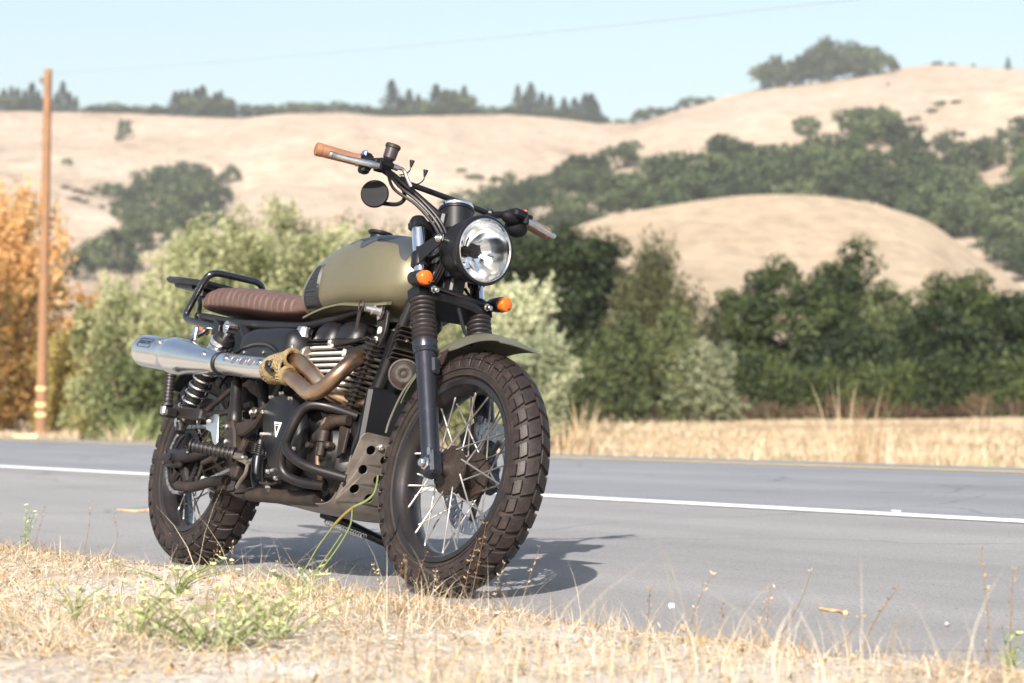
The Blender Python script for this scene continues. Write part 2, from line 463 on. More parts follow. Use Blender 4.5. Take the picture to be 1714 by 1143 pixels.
# hills: ridge profiles given by bearing, each hill a heightfield with its own distance
HILLS = {}
def hill(name, ridge, D0, Dr, Dend, z0, folds, mat, shape=1.25, u0=-.45, u1=.45, nu=220, nd_=70, seed=1, kD=0.0):
    rp = np.array([p[0] for p in ridge], float); ry = np.array([p[1] for p in ridge], float)
    sl = np.gradient(ry, rp)
    def ridge_py(px):
        px = np.clip(np.asarray(px, float), rp[0], rp[-1]); i = np.clip(np.searchsorted(rp, px) - 1, 0, len(rp) - 2); h = rp[i + 1] - rp[i]; t = (px - rp[i]) / h
        return (2 * t ** 3 - 3 * t * t + 1) * ry[i] + (t ** 3 - 2 * t * t + t) * h * sl[i] + (-2 * t ** 3 + 3 * t * t) * ry[i + 1] + (t ** 3 - t * t) * h * sl[i + 1]
    def z(u, D):
        px = 857 + u * FPX
        Dr_ = Dr * (1 + kD * u)
        zr = CAM_H + Dr_ * (hor(px) - ridge_py(px)) / FPX
        t = np.clip((D - D0) / (Dr_ - D0), 0, 1); s = t ** shape
        x = u * D
        f = folds * (fbm(x / (Dr * .10), D / (Dr * .22), seed) - .5 + .5 * (np.abs(fbm(x / (Dr * .055), D / (Dr * .16), seed + 9) - .5) * 2 - .4)) * np.sin(np.pi * np.clip(t, 0, 1)) ** .8
        back = np.clip((D - Dr_) / (Dend - Dr_), 0, 1)
        return z0 + (zr - z0) * s * (1 - back ** 1.6 * .75) + f
    U, Dg = np.meshgrid(np.linspace(u0, u1, nu), np.concatenate([np.linspace(D0, Dr, nd_), np.linspace(Dr, Dend, 16)[1:]]), indexing='ij')
    Z = z(U, Dg); Z[:, 0] -= 3
    o = tag(grid_mesh(name, U * Dg, Dg, Z, mat), kind='structure')
    HILLS[name] = (z, D0, Dr, kD)
    return o
def on_hill(name, px, py):
    """where the line of sight through (px, py) first meets the hill"""
    z, D0, Dr, kD = HILLS[name]; u = (px - 857) / FPX
    Ds = np.linspace(D0 + 1, Dr * (1 + kD * u) - 1, 240); zz = z(np.full_like(Ds, u), Ds)
    yy = hor(px) - (zz - CAM_H) * FPX / Ds
    k = np.where(yy <= py)[0]
    D = float(Ds[k[0]]) if len(k) else float(Ds[-1])
    return Vector((u * D, D, float(z(np.array([u]), np.array([D]))[0])))
hill('hills_far', [(-900, 230), (-400, 190), (-150, 176), (0, 181), (120, 183), (250, 187), (350, 192), (400, 194), (470, 186), (560, 184), (640, 190), (760, 188), (860, 187), (950, 195), (1010, 203), (1060, 203), (1120, 184), (1200, 163), (1275, 146), (1380, 134), (1500, 113), (1560, 106), (1640, 110), (1714, 113), (1900, 108), (2400, 150)], 330, 1080, 1900, 4, 26, 'hill_straw', 1.15, seed=3)
hill('hills_right', [(1150, 420), (1330, 330), (1420, 268), (1490, 215), (1545, 188), (1600, 166), (1660, 148), (1714, 137), (1850, 112), (2500, 140)], 380, 800, 1050, 3, 14, 'hill_straw', 1.2, u0=.09, nu=140, seed=17)
hill('hills_wooded', [(500, 470), (680, 405), (850, 335), (950, 296), (1072, 268), (1152, 258), (1233, 246), (1319, 236), (1400, 222), (1470, 212), (1545, 252), (1600, 256), (1714, 236), (1850, 200), (2500, 190)], 230, 600, 760, 2, 6, 'hill_straw', 1.2, u0=-.12, nu=180, seed=29)
hill('knoll', [(700, 520), (880, 418), (940, 388), (1000, 366), (1100, 346), (1250, 326), (1380, 328), (1500, 351), (1560, 374), (1600, 402), (1700, 472), (1800, 545), (1950, 640)], 120, 260, 340, 0.8, 1.6, 'hill_straw_near', 1.25, u0=-.05, u1=.30, nu=170, seed=41)
# ================================================================== the motorcycle
# bike frame: x forward from the rear contact patch, y to the bike's left, z up; the root Empty leans it on its stand
surf('rubber', (0.0150, 0.0108, 0.0102), 0.68, dust=(0.072, 0.044, 0.035), dust_amt=0.6, scale=22, bump=0.25, bump_scale=260)
surf('tread_rubber', (0.0130, 0.0096, 0.0095), 0.5, dust=(0.066, 0.041, 0.033), dust_amt=0.55, scale=30, bump=0.2, bump_scale=300)
surf('peg_rubber', (0.014, 0.012, 0.013), 0.46, dust=(0.07, 0.05, 0.04), dust_amt=0.25, scale=40)
surf('black_paint', (0.007, 0.007, 0.0085), 0.34, dust=(0.06, 0.042, 0.034), dust_amt=0.16, scale=18)
surf('grimy_black', (0.0080, 0.0068, 0.0078), 0.44, dust=(0.065, 0.042, 0.030), dust_amt=0.42, scale=20, bump=0.2, bump_scale=150)
surf('satin_black', (0.0062, 0.0062, 0.0080), 0.42, scale=10)
surf('gloss_black', (0.006, 0.006, 0.008), 0.16, scale=8, coat=0.6, rough_var=0.05)
surf('fork_black', (0.030, 0.033, 0.045), 0.27, metal=0.6, scale=12, dust=(0.06, 0.045, 0.04), dust_amt=0.2)
surf('engine_black', (0.0078, 0.0068, 0.0080), 0.40, dust=(0.050, 0.034, 0.027), dust_amt=0.30, scale=16)
surf('rusty_brown', (0.0175, 0.0120, 0.0100), 0.56, dust=(0.095, 0.058, 0.038), dust_amt=0.4, scale=25, bump=0.3, bump_scale=140)
surf('chrome', (0.78, 0.80, 0.83), 0.07, metal=1.0, scale=10, rough_var=0.04, var=0.05)
surf('steel', (0.62, 0.61, 0.60), 0.25, metal=1.0, scale=30, dust=(0.2, 0.14, 0.1), dust_amt=0.2)
surf('spoke_steel', (0.40, 0.385, 0.37), 0.5, metal=0.8, scale=6, rough_var=0.05)
surf('dull_alloy', (0.24, 0.21, 0.185), 0.46, metal=0.7, dust=(0.07, 0.048, 0.036), dust_amt=0.6, scale=16, bump=0.15)
surf('disc_steel', (0.26, 0.28, 0.32), 0.3, metal=0.9, scale=30)
surf('fin_edge', (0.74, 0.70, 0.63), 0.35, metal=0.35, scale=40)
surf('fin_dark', (0.018, 0.016, 0.017), 0.5)
surf('chain_steel', (0.34, 0.33, 0.34), 0.38, metal=0.9, dust=(0.1, 0.07, 0.05), dust_amt=0.5, scale=60)
surf('tank_olive', (0.142, 0.128, 0.080), 0.40, metal=0.4, scale=7, var=0.06, rough_var=0.05, coat=0.1)
surf('fender_olive', (0.095, 0.096, 0.072), 0.45, metal=0.1, scale=9, var=0.08, dust=(0.2, 0.18, 0.14), dust_amt=0.2)
surf('camo_grey', (0.036, 0.040, 0.044), 0.42, scale=10)
surf('knee_rubber', (0.012, 0.012, 0.014), 0.48, scale=20)
surf('leather', (0.080, 0.045, 0.036), 0.45, scale=24, var=0.22, bump=0.22, bump_scale=420, dust=(0.14, 0.08, 0.06), dust_amt=0.25)
surf('leather_thread', (0.12, 0.065, 0.045), 0.7)
surf('grip_brown', (0.215, 0.095, 0.046), 0.6, scale=30, var=0.15, bump=0.2, bump_scale=300)
surf('wrap_gold', (0.20, 0.15, 0.075), 0.6, metal=0.2, scale=60, var=0.4, dust=(0.05, 0.035, 0.02), dust_amt=0.6)
surf('badge_white', (0.72, 0.72, 0.70), 0.4)
surf('matt_black', (0.006, 0.006, 0.008), 0.62, scale=8)
MAT['matt_black'].node_tree.nodes['Principled BSDF'].inputs['Specular IOR Level'].default_value = 0.18
surf('plate_brown', (0.026, 0.019, 0.017), 0.42, metal=0.2, scale=30, dust=(0.14, 0.09, 0.06), dust_amt=0.4)
surf('reflector_chrome', (0.86, 0.88, 0.90), 0.16, metal=1.0, scale=8, var=0.03, rough_var=0.05)
surf('white_paint', (0.7, 0.7, 0.7), 0.5)
surf('red_plastic', (0.55, 0.05, 0.02), 0.4)
surf('blue_plastic', (0.05, 0.10, 0.20), 0.35)
surf('reservoir_plum', (0.030, 0.021, 0.028), 0.4, scale=12)
surf('hose_tan', (0.20, 0.13, 0.08), 0.5, scale=40, metal=0.4)

for n_ in ('rubber', 'grimy_black', 'engine_black', 'rusty_brown', 'satin_black', 'peg_rubber', 'tread_rubber', 'black_paint'):
    MAT[n_].node_tree.nodes['Principled BSDF'].inputs['Specular IOR Level'].default_value = 0.36

def brushed(name, c1, c2, rough, axis=(2, 22, 22)):
    m, nd, lk, b = nodes_of(name)
    tc = nd.new('ShaderNodeTexCoord'); mp = nd.new('ShaderNodeMapping'); mp.inputs['Scale'].default_value = axis
    n = nd.new('ShaderNodeTexNoise'); n.inputs['Scale'].default_value = 3.0; n.inputs['Detail'].default_value = 6
    lk.new(tc.outputs['Object'], mp.inputs['Vector']); lk.new(mp.outputs['Vector'], n.inputs['Vector'])
    r = ramp(nd, [(0.3, c1), (0.7, c2)]); lk.new(n.outputs['Fac'], r.inputs['Fac']); lk.new(r.outputs['Color'], b.inputs['Base Color'])
    b.inputs['Metallic'].default_value = 1.0
    mr = nd.new('ShaderNodeMapRange'); mr.inputs['To Min'].default_value = rough - .02; mr.inputs['To Max'].default_value = rough + .03
    lk.new(n.outputs['Fac'], mr.inputs['Value']); lk.new(mr.outputs['Result'], b.inputs['Roughness'])
    bp = nd.new('ShaderNodeBump'); bp.inputs['Strength'].default_value = .015; bp.inputs['Distance'].default_value = .0005
    lk.new(n.outputs['Fac'], bp.inputs['Height']); lk.new(bp.outputs['Normal'], b.inputs['Normal'])
    MAT[name] = m
brushed('brushed_steel', (0.74, 0.75, 0.76), (0.80, 0.80, 0.80), 0.25)

def bronze_mat():
    m, nd, lk, b = nodes_of('header_bronze')
    tc = nd.new('ShaderNodeTexCoord')
    n = nd.new('ShaderNodeTexNoise'); n.inputs['Scale'].default_value = 9; n.inputs['Detail'].default_value = 7
    lk.new(tc.outputs['Object'], n.inputs['Vector'])
    r = ramp(nd, [(0.25, (0.20, 0.115, 0.085)), (0.5, (0.42, 0.28, 0.185)), (0.72, (0.58, 0.44, 0.31))])
    lk.new(n.outputs['Fac'], r.inputs['Fac']); lk.new(r.outputs['Color'], b.inputs['Base Color'])
    b.inputs['Metallic'].default_value = 0.95; b.inputs['Roughness'].default_value = 0.3
    MAT['header_bronze'] = m
bronze_mat()

def glass_mat(name, col, rough=0.02, alpha_mix=0.75):
    m, nd, lk, b = nodes_of(name)
    b.inputs['Base Color'].default_value = (*col, 1); b.inputs['Roughness'].default_value = rough
    b.inputs['Transmission Weight'].default_value = 1.0; b.inputs['IOR'].default_value = 1.2
    MAT[name] = m
glass_mat('lens_glass', (0.96, 0.98, 1.0))
def amber():
    m, nd, lk, b = nodes_of('amber_plastic')
    b.inputs['Base Color'].default_value = (0.60, 0.12, 0.010, 1); b.inputs['Roughness'].default_value = 0.18
    b.inputs['Subsurface Weight'].default_value = 0.6; b.inputs['Subsurface Radius'].default_value = (0.02, 0.008, 0.002)
    b.inputs['Subsurface Scale'].default_value = 0.5
    MAT['amber_plastic'] = m
amber()

YAW, LEAN, STEER, WB = rad(-55.975), rad(11.72), rad(3.68), 1.5
bike = empty('motorcycle', Matrix.Translation((-0.1945, 6.2473, 0)) @ Matrix.Rotation(YAW, 4, 'Z') @ Matrix.Translation((-WB, 0, 0)) @ Matrix.Rotation(-LEAN, 4, 'X'))
tag(bike, 'olive and black scrambler motorcycle with brown seat parked on the road shoulder', 'motorcycle')
RAKE = rad(27.8)
S0 = Vector((1.605, 0, 0)); SAX = Vector((-math.sin(RAKE), 0, math.cos(RAKE)))
MS = Matrix.Translation(S0) @ Matrix.Rotation(STEER, 4, SAX) @ Matrix.Translation(-S0)   # steered parts

def part(mb, name, mat, parent=None, smooth=35, steered=False):
    return mb.build(name, mat, parent or bike, smooth, MS if steered else None)

def bolts(mb, pts, axis, r=.006, h=.005):
    a = Vector(axis).normalized()
    for p in pts:
        p = Vector(p); mb.lathe([(-.002, r), (h * .6, r), (h, r * .6), (h, r * .55), (h * .4, r * .5)], p, a, 6 if r > .007 else 8)

# ------------------------------------------------------------------ wheels
def wheel(name, c, R, w, rim_r, n_pitch, n_spokes, steered, hub_r, flange_y, rim_mat, slant):
    c = Vector(c); M0 = MS if steered else Matrix()
    ax = Vector((0, 1, 0)); blk = .0085
    rw = w * .36
    # rim (the part itself): a channel with flanges
    pr = [(-rw - .006, rim_r + .010), (-rw, rim_r + .012), (-rw + .003, rim_r), (-rw * .5, rim_r - .012), (rw * .5, rim_r - .012), (rw - .003, rim_r), (rw, rim_r + .012), (rw + .006, rim_r + .010),
          (rw + .005, rim_r - .004), (rw * .72, rim_r - .012), (rw * .5, rim_r - .020), (0, rim_r - .023), (-rw * .5, rim_r - .020), (-rw * .72, rim_r - .012), (-rw - .005, rim_r - .004)]
    rim = MB().lathe(pr, c, ax, 72, closed=True).build(name, rim_mat, bike, 50, M0)
    # tyre carcass: round crown, sidewall ring, bead
    h = R - rim_r; Rc = R - blk
    prof = []
    hw = w / 2 - .004
    for k in range(25):
        a = -1 + 2 * k / 24
        ang = a * rad(112)
        y = hw * math.sin(ang) if abs(ang) < math.pi / 2 else hw * math.copysign(1, ang) * (0.72 + .28 * math.cos(abs(ang) - math.pi / 2) ** 2)
        hh = (h - blk) * .52
        r = Rc - hh + hh * math.cos(ang) if abs(ang) < math.pi / 2 else Rc - hh + (h * .5) * math.cos(ang) * 1.15
        prof.append((y, r))
    prof += [(rw + .002, rim_r + .013), (rw - .004, rim_r + .004), (-rw + .004, rim_r + .004), (-rw - .002, rim_r + .013)]
    mt = MB().lathe(prof, c, ax, 96, closed=True)
    for s in (-1, 1):                                    # raised bands on the sidewall
        for rr, t in ((rim_r + .022, .0014), (rim_r + h * .42, .0012)):
            yy = s * (rw + .004 + (hw - rw) * min(1, (rr - rim_r) / (h * .55)) ** .6)
            mt.lathe([(yy - s * .004, rr - .004), (yy + s * t, rr - .003), (yy + s * t, rr + .003), (yy - s * .004, rr + .004)], c, ax, 96, closed=True)
    mt.build('tyre', 'rubber', rim, 40)
    # tread blocks: two centre rows and two shoulder rows, meshes shared round the wheel
    dA = 2 * math.pi / n_pitch
    hh = (h - blk) * .52
    def surf_pt(s_, p_, lift):
        ang = p_ * rad(86)
        lift = lift * (1 - .55 * max(0, abs(p_) - .8) / .26); y = (hw + lift * .9) * math.sin(ang); r = Rc - hh + (hh + lift) * math.cos(ang)
        a = s_ * dA
        return Vector((r * math.sin(a), y, r * math.cos(a)))
    kinds = []
    for sgn in (-1, 1):
        ctr = [(.04, .02), (.82, .02), (.98, .20), (1.18, .44), (.42, .46), (.24, .24)]
        ctr2 = [(.10, .49), (.86, .47), (1.06, .66), (1.06, .72), (.28, .74), (.16, .62)]
        sho = [(.30, .77), (1.02, .75), (1.10, 1.0), (1.08, 1.06), (.42, 1.06), (.36, 1.0)]
        for poly, ph in ((ctr, 0.0 if sgn < 0 else .5), (ctr2, 0.15 if sgn < 0 else .65), (sho, .2 if sgn < 0 else .7)):
            mb = MB()
            def dens(P):
                out = []
                for i in range(len(P)):
                    a, b = Vector(P[i]), Vector(P[(i + 1) % len(P)])
                    for k in range(2): out.append(a.lerp(b, k / 2))
                return out
            D = dens(poly); cx = sum((p for p in D), Vector((0, 0))) / len(D)
            r0 = [surf_pt(p.x * slant + ph, sgn * p.y, -.003) for p in D]
            r1 = [surf_pt(p.x * slant + ph, sgn * p.y, blk * .82) for p in D]
            r2 = [surf_pt((cx + (p - cx) * .93).x * slant + ph, sgn * (cx + (p - cx) * .93).y, blk) for p in D]
            n = len(D)
            vs = r0 + r1 + r2 + [surf_pt(cx.x * slant + ph, sgn * cx.y, blk)]
            fs = []
            for i in range(2):
                for k in range(n):
                    l = (k + 1) % n; fs.append((i * n + k, i * n + l, (i + 1) * n + l, (i + 1) * n + k))
            for k in range(n): fs.append((2 * n + k, 2 * n + (k + 1) % n, 3 * n))
            mb.add(vs, fs)
            o = mb.build('tread_block', 'tread_rubber', rim, 40, Matrix.Translation(c))
            kinds.append(o)
    for k in range(1, n_pitch):
        Rm = Matrix.Translation(c) @ Matrix.Rotation(k * dA, 4, 'Y')
        for o in kinds:
            place('tread_block', o.data, rim, Rm)
    # hub
    hy = flange_y
    hub = MB().lathe([(-hy - .03, .016), (-hy - .012, .024), (-hy - .006, hub_r * .55), (-hy, hub_r), (-hy + .006, hub_r), (-hy + .014, hub_r * .62), (0, hub_r * .5), (hy - .014, hub_r * .62), (hy - .006, hub_r), (hy, hub_r), (hy + .01, .024), (hy + .03, .018)], c, ax, 40)
    for k in range(n_spokes // 2):
        a = 2 * math.pi * k / (n_spokes / 2)
        for s in (-1, 1):
            p = c + Vector((math.sin(a) * hub_r * .86, s * (hy + .001), math.cos(a) * hub_r * .86))
            hub.lathe([(-.001, .0042), (.003, .0036), (.0045, .001)], p, (0, s, 0), 8)
    hub.build('hub', 'rusty_brown', rim, 40)
    # spokes
    me = None
    L0 = 1.0
    per = n_spokes // 2
    for s in (-1, 1):
        for k in range(per):
            a = 2 * math.pi * (k + (.0 if s < 0 else .5)) / per
            tw = rad(62) * (1 if k % 2 else -1)
            p0 = c + Vector((math.sin(a) * hub_r * .88, s * (hy + (.004 if k % 2 else -.002)), math.cos(a) * hub_r * .88))
            ar = a + tw * .62
            p1 = c + Vector((math.sin(ar) * (rim_r - .017), s * rw * .30, math.cos(ar) * (rim_r - .017)))
            d = p1 - p0
            if me is None:
                mb = MB().lathe([(0, .0025), (.90, .0025), (.901, .0030), (1.0, .0032)], (0, 0, 0), (0, 0, 1), 7)
                o = mb.build('spoke', 'spoke_steel', rim, 60); me = o.data
            else:
                o = place('spoke', me, rim)
            q = Vector((0, 0, 1)).rotation_difference(d)
            o.matrix_local = Matrix.Translation(p0) @ q.to_matrix().to_4x4() @ Matrix.Diagonal((1, 1, d.length, 1))
    return rim

FA = Vector((1.5, 0, .338)); RA = Vector((0, 0, .325))
surf('rim_black', (0.020, 0.018, 0.020), 0.30, metal=0.4, dust=(0.06, 0.042, 0.034), dust_amt=0.35, scale=20)
fw = wheel('front_wheel', FA, .338, .108, .243, 40, 36, True, .068, .043, 'rim_black', .92)
rw_ = wheel('rear_wheel', RA, .325, .138, .216, 34, 36, False, .07, .05, 'rim_black', .92)
MB().cyl((1.31, -.012, .47), (1.325, -.012, .455), .004).build('valve_stem', 'steel', fw)

# front brake disc with holes round the edge (left side), and its caliper
def disc(parent, c, y, r0, r1, n_h, mat):
    mb = MB()
    for (a, b) in ((r0, r0 + .004), (r1 - .004, r1)):
        mb.lathe([(y - .0025, a), (y + .0025, a), (y + .0025, b), (y - .0025, b)], c, (0, 1, 0), 60, closed=True)
    rows = 3
    # the web between the rims: angular strips leaving round holes
    for k in range(n_h):
        a0 = 2 * math.pi * k / n_h
        for j in range(rows):
            ra, rb = lerp(r0 + .004, r1 - .004, j / rows), lerp(r0 + .004, r1 - .004, (j + 1) / rows)
            hole = (k + j) % 3 == 0
            w0 = .30 if hole else 1.0
            da = 2 * math.pi / n_h * w0
            rg = []
            for t in (0, .5, 1):
                a = a0 + da * t
                rg.append([(c[0] + r * math.sin(a), y + d, c[2] + r * math.cos(a)) for r, d in ((ra, -.0024), (rb, -.0024), (rb, .0024), (ra, .0024))])
            mb.rings(rg)
    o = mb.build('brake_disc', mat, parent, 30)
    cm = MB()
    for k in range(5):
        a = 2 * math.pi * k / 5 + .3
        d = Vector((math.sin(a), 0, math.cos(a))); t = Vector((math.cos(a), 0, -math.sin(a)))
        b0 = c + d * .045 + Vector((0, y - .006, 0)); b1 = c + d * (r0 + .008) + t * .03 + Vector((0, y - .004, 0))
        cm.tube([b0, b0.lerp(b1, .5), b1], [.013, .009, .008], 8)
    cm.lathe([(y - .014, .05), (y - .004, .056), (y + .004, .05)], Vector((c[0], 0, c[2])), (0, 1, 0), 28)
    cm.build('disc_carrier', 'grimy_black', parent, 40)
disc(fw, FA, .062, .108, .156, 60, 'disc_steel')
disc(rw_, RA, .068, .085, .125, 48, 'disc_steel')

# ------------------------------------------------------------------ fork
def fx(z, off=0.0):
    return 1.499 - (z - .328) * .4425 + off
def fpt(y, z, off=0.0):
    return Vector((fx(z, off), y, z))
FD = (fpt(0, 1) - fpt(0, 0)).normalized()
FN = Vector((FD.z, 0, -FD.x))            # forward normal of the fork plane
top_yoke = MB()
top_yoke.plate([(-.020, -.122), (.020, -.122), (.026, -.10), (.016, -.05), (.016, .05), (.026, .10), (.020, .122), (-.020, .122), (-.026, .10), (-.05, .03), (-.05, -.03), (-.026, -.10)], fpt(0, 1.022), FN, (0, 1, 0), .03, .006)
top_yoke.cyl(fpt(0, 1.0, -.045), fpt(0, 1.05, -.045), .02)
fork = part(top_yoke, 'front_fork', 'satin_black', steered=True)
low = MB()
low.plate([(-.045, -.10), (-.02, -.132), (.03, -.13), (.045, -.06), (.05, .0), (.045, .06), (.03, .13), (-.02, .132), (-.045, .10), (-.07, 0)], fpt(0, .815, -.005), FN, (0, 1, 0), .045, .008)
low.cyl(fpt(0, .80, -.05), fpt(0, 1.02, -.05), .03, 20)
low.build('lower_yoke', 'black_paint', fork)
for s in (-1, 1):
    y = s * .1
    MB().lathe([(0, .0195), (.001, .0205), (.26, .0205), (.261, .019)], fpt(y, .80), FD, 28).build('fork_tube', 'chrome', fork)
    MB().lathe([(0, .0235), (.004, .0255), (.024, .0255), (.028, .023), (.034, .020), (.034, .013), (.030, .012)], fpt(y, 1.012), FD, 24).build('fork_cap', 'satin_black', fork)
    MB().lathe([(0, .026), (.005, .0275), (.05, .0275), (.055, .024)], fpt(y, .80), FD, 24).build('yoke_clamp', 'black_paint', fork)
    pr = []; n = 10; z0, z1 = .672, .803; L = (z1 - z0) / FD.z
    for k in range(n):
        t0 = L * k / n; st = L / n
        pr += [(t0 + st * .02, .0265 + .0012 * (n - k) / n), (t0 + st * .28, .034 + .0012 * (n - k) / n), (t0 + st * .52, .0355 + .0012 * (n - k) / n), (t0 + st * .74, .034), (t0 + st * .95, .027)]
    MB().lathe(pr, fpt(y, z0), FD, 28).build('gaiter', 'peg_rubber', fork, 60)
    mb = MB().lathe([(0, .020), (.004, .0255), (.30, .0285), (.325, .0295), (.328, .0335), (.352, .0335), (.358, .030)], fpt(y, .345), FD, 30)
    mb.lathe([(0, .034), (.003, .0352), (.028, .0352), (.031, .033)], fpt(y, .655), FD, 30)
    mb.box(fpt(y, .342, .004), (.05, .042, .075), .008, rot=Matrix.Rotation(-math.atan(.4425), 3, 'Y'))
    mb.box(fpt(y * .93, .615, .034), (.02, .028, .05), .006, rot=Matrix.Rotation(-math.atan(.4425), 3, 'Y'))
    leg = mb.build('fork_leg', 'fork_black', fork)
    am = MB(); am.lathe([(0, .019), (.006, .019), (.009, .014), (.018, .0135), (.022, .010)], (1.5, y + s * .02, .338), (0, s, 0), 6)
    am.lathe([(0, .011), (.004, .011)], fpt(y + s * .018, .372, .018), (0, s, 0), 10)
    am.build('axle_nut', 'steel', leg)
MB().cyl((1.5, -.12, .338), (1.5, .12, .338), .0095).build('axle', 'steel', fork)
cal = MB(); cal.box((1.425, .082, .435), (.085, .05, .11), .012, rot=Matrix.Rotation(rad(-35), 3, 'Y')); cal.box((1.40, .088, .41), (.05, .055, .06), .01)
cal.cyl((1.42, .108, .45), (1.42, .115, .45), .018); cal.cyl((1.44, .108, .41), (1.44, .115, .41), .018)
cal.build('brake_caliper', 'engine_black', fork)
MB().tube(spline([(1.40, .09, .48), (1.35, .10, .58), (1.38, .11, .70), (1.31, .10, .80), (1.25, .06, .88)]), .0045, 8).build('brake_hose', 'satin_black', fork)
MB().tube(spline([(1.34, -.01, .80), (1.375, .0, .74), (1.41, .01, .70)]), .005, 8).build('speedometer_cable', 'satin_black', fork)

# front fender: a curved blade over the tyre
def fender():
    mb = MB(); rg_o, rg_i = [], []
    n = 44
    cols = 13
    for i in range(n + 1):
        t = i / n
        ang = rad(lerp(-58, 23.0, t))            # from straight up, forward positive
        r = .387
        if t < .35: r = lerp(.362, .387, (t / .35) ** .8)
        wv = .069 * (0.72 + .28 * min(1, t / .3))
        drop = .050 if t < .62 else lerp(.050, .004, ((t - .62) / .38) ** 1.2)
        if t < .3: drop = lerp(.022, .050, t / .3)
        o_, i_ = [], []
        for k in range(cols):
            q = -1 + 2 * k / (cols - 1)
            rr = r - drop * abs(q) ** 2.6
            yy = wv * math.copysign(abs(q) ** .92, q)
            if t > .97: rr -= .004 * ((t - .97) / .03) ** 2
            o_.append(FA + Vector((rr * math.sin(ang), yy, rr * math.cos(ang))))
            i_.append(FA + Vector(((rr - .0035) * math.sin(ang), yy * .97, (rr - .0035) * math.cos(ang))))
        rg_o.append(o_ + i_[::-1])
    mb.rings(rg_o)
    return mb
part(fender(), 'front_fender', 'fender_olive', smooth=45, steered=True)
for s in (-1, 1):
    fs_ = MB()
    fs_.tube(bend([(1.365, s * .085, .60), (1.40, s * .07, .655), (1.43, s * .045, .69)], .02), .006, 8)
    fs_.plate([(0, 0), (.035, .008), (.05, .05), (.01, .04)], (1.375, s * .073, .615), (1, 0, 0), (0, 0, 1), .004)
    part(fs_, 'fender_stay', 'rusty_brown', steered=True)

# ------------------------------------------------------------------ headlight
HC = Vector((1.39, 0, .970))
bucket = MB().lathe([(-.150, .022), (-.145, .040), (-.125, .064), (-.09, .083), (-.05, .0915), (-.02, .0935), (-.012, .0985), (.0, .0995), (.006, .096), (.006, .089), (-.006, .087), (-.012, .0875), (-.09, .080), (-.12, .05), (-.14, .015)], HC, (1, 0, 0), 64)
hl = part(bucket, 'headlight', 'satin_black', steered=True)
MB().lathe([(-.001, .0885), (.0075, .0895), (.0085, .087), (.005, .0845), (-.002, .0845)], HC, (1, 0, 0), 64, closed=True).build('trim_ring', 'chrome', hl)
# faceted reflector
rf = MB(); nf = 12; rg = []
for i, (t, r) in enumerate(((-.004, .0845), (-.018, .0835), (-.034, .079), (-.050, .071), (-.064, .060), (-.076, .046), (-.085, .030), (-.088, .016))):
    ring = []
    for k in range(72):
        a = math.pi * 2 * k / 72; q = (k % 6) / 6
        up = math.sin(a) > .12
        d_ = (.0035 * abs(q - .5) if up else .006 * ((k // 6 + i) % 2)) * (1 if 0 < i < 7 else 0)
        ring.append(HC + Vector((t + d_, r * math.cos(a), r * math.sin(a))))
    rg.append(ring)
rf.rings(rg, caps=False)
rf.build('reflector', 'reflector_chrome', hl, 20)
bs = MB().lathe([(-.088, .010), (-.075, .012), (-.06, .0175), (-.046, .019), (-.038, .017), (-.035, .010), (-.035, .001)], HC, (1, 0, 0), 24)
for k in range(6):
    a = k * math.pi / 3; bs.box(HC + Vector((-.048, .019 * math.cos(a), .019 * math.sin(a))), (.022, .005, .005), .001)
bs.build('bulb_shield', 'grimy_black', hl)
# ribbed lens glass
lg = MB(); rg = []
for (t, r) in ((-.0005, .0845), (.004, .080), (.009, .062), (.012, .040), (.0132, .018), (.0135, .001)):
    rg.append([HC + Vector((t, r * math.cos(2 * math.pi * k / 64), r * math.sin(2 * math.pi * k / 64))) for k in range(64)])
for (t, r) in ((.0110, .001), (.0105, .018), (.0095, .040), (.0065, .062), (.0015, .080), (-.003, .0845)):
    rg.append([HC + Vector((t, r * math.cos(2 * math.pi * k / 64), r * math.sin(2 * math.pi * k / 64))) for k in range(64)])
lg.rings(rg, closed=True, caps=False)
lg.build('lens', 'lens_glass', hl, 50)
for s in (-1, 1):
    br = MB()
    # flat arm from the fork tube to the ear of the bucket
    br.plate([(1.222, .895), (1.215, .955), (1.245, .955), (1.335, .992), (1.352, .984), (1.354, .966), (1.342, .955), (1.275, .915), (1.25, .89)], (0, s * .116, 0), (1, 0, 0), (0, 0, 1), .006, .0015)
    br.lathe([(0, .0235), (.003, .0255), (.042, .0255), (.045, .0235)], fpt(s * .1, .897), FD, 24)
    arm = br.build('bracket', 'satin_black', hl)
    MB().lathe([(0, .012), (.003, .0125), (.006, .010), (.008, .0095), (.010, .006), (.011, .0055), (.009, .004)], (1.337, s * .119, .973), (0, s, 0), 20).build('bolt', 'steel', arm)
    MB().cyl((1.337, s * .09, .973), (1.337, s * .119, .973), .008).build('spacer', 'steel', arm)
# wiring and loom behind the headlight
wl_ = MB()
for k in range(7):
    a = random.uniform(-.05, .05); b = random.uniform(-.02, .02)
    wl_.tube(spline([(1.26 + b, a, .97 + b), (1.22 + b, a * 1.4, .92), (1.235 + b, a * 1.2, .86), (1.21, a * .6, .80), (1.15, a * .8 - .01, .76)]), .0055, 7)
wl_.box((1.235, -.045, .895), (.035, .02, .06), .004); wl_.box((1.25, .02, .875), (.05, .05, .05), .006)
part(wl_, 'wiring_loom', 'satin_black', steered=True)

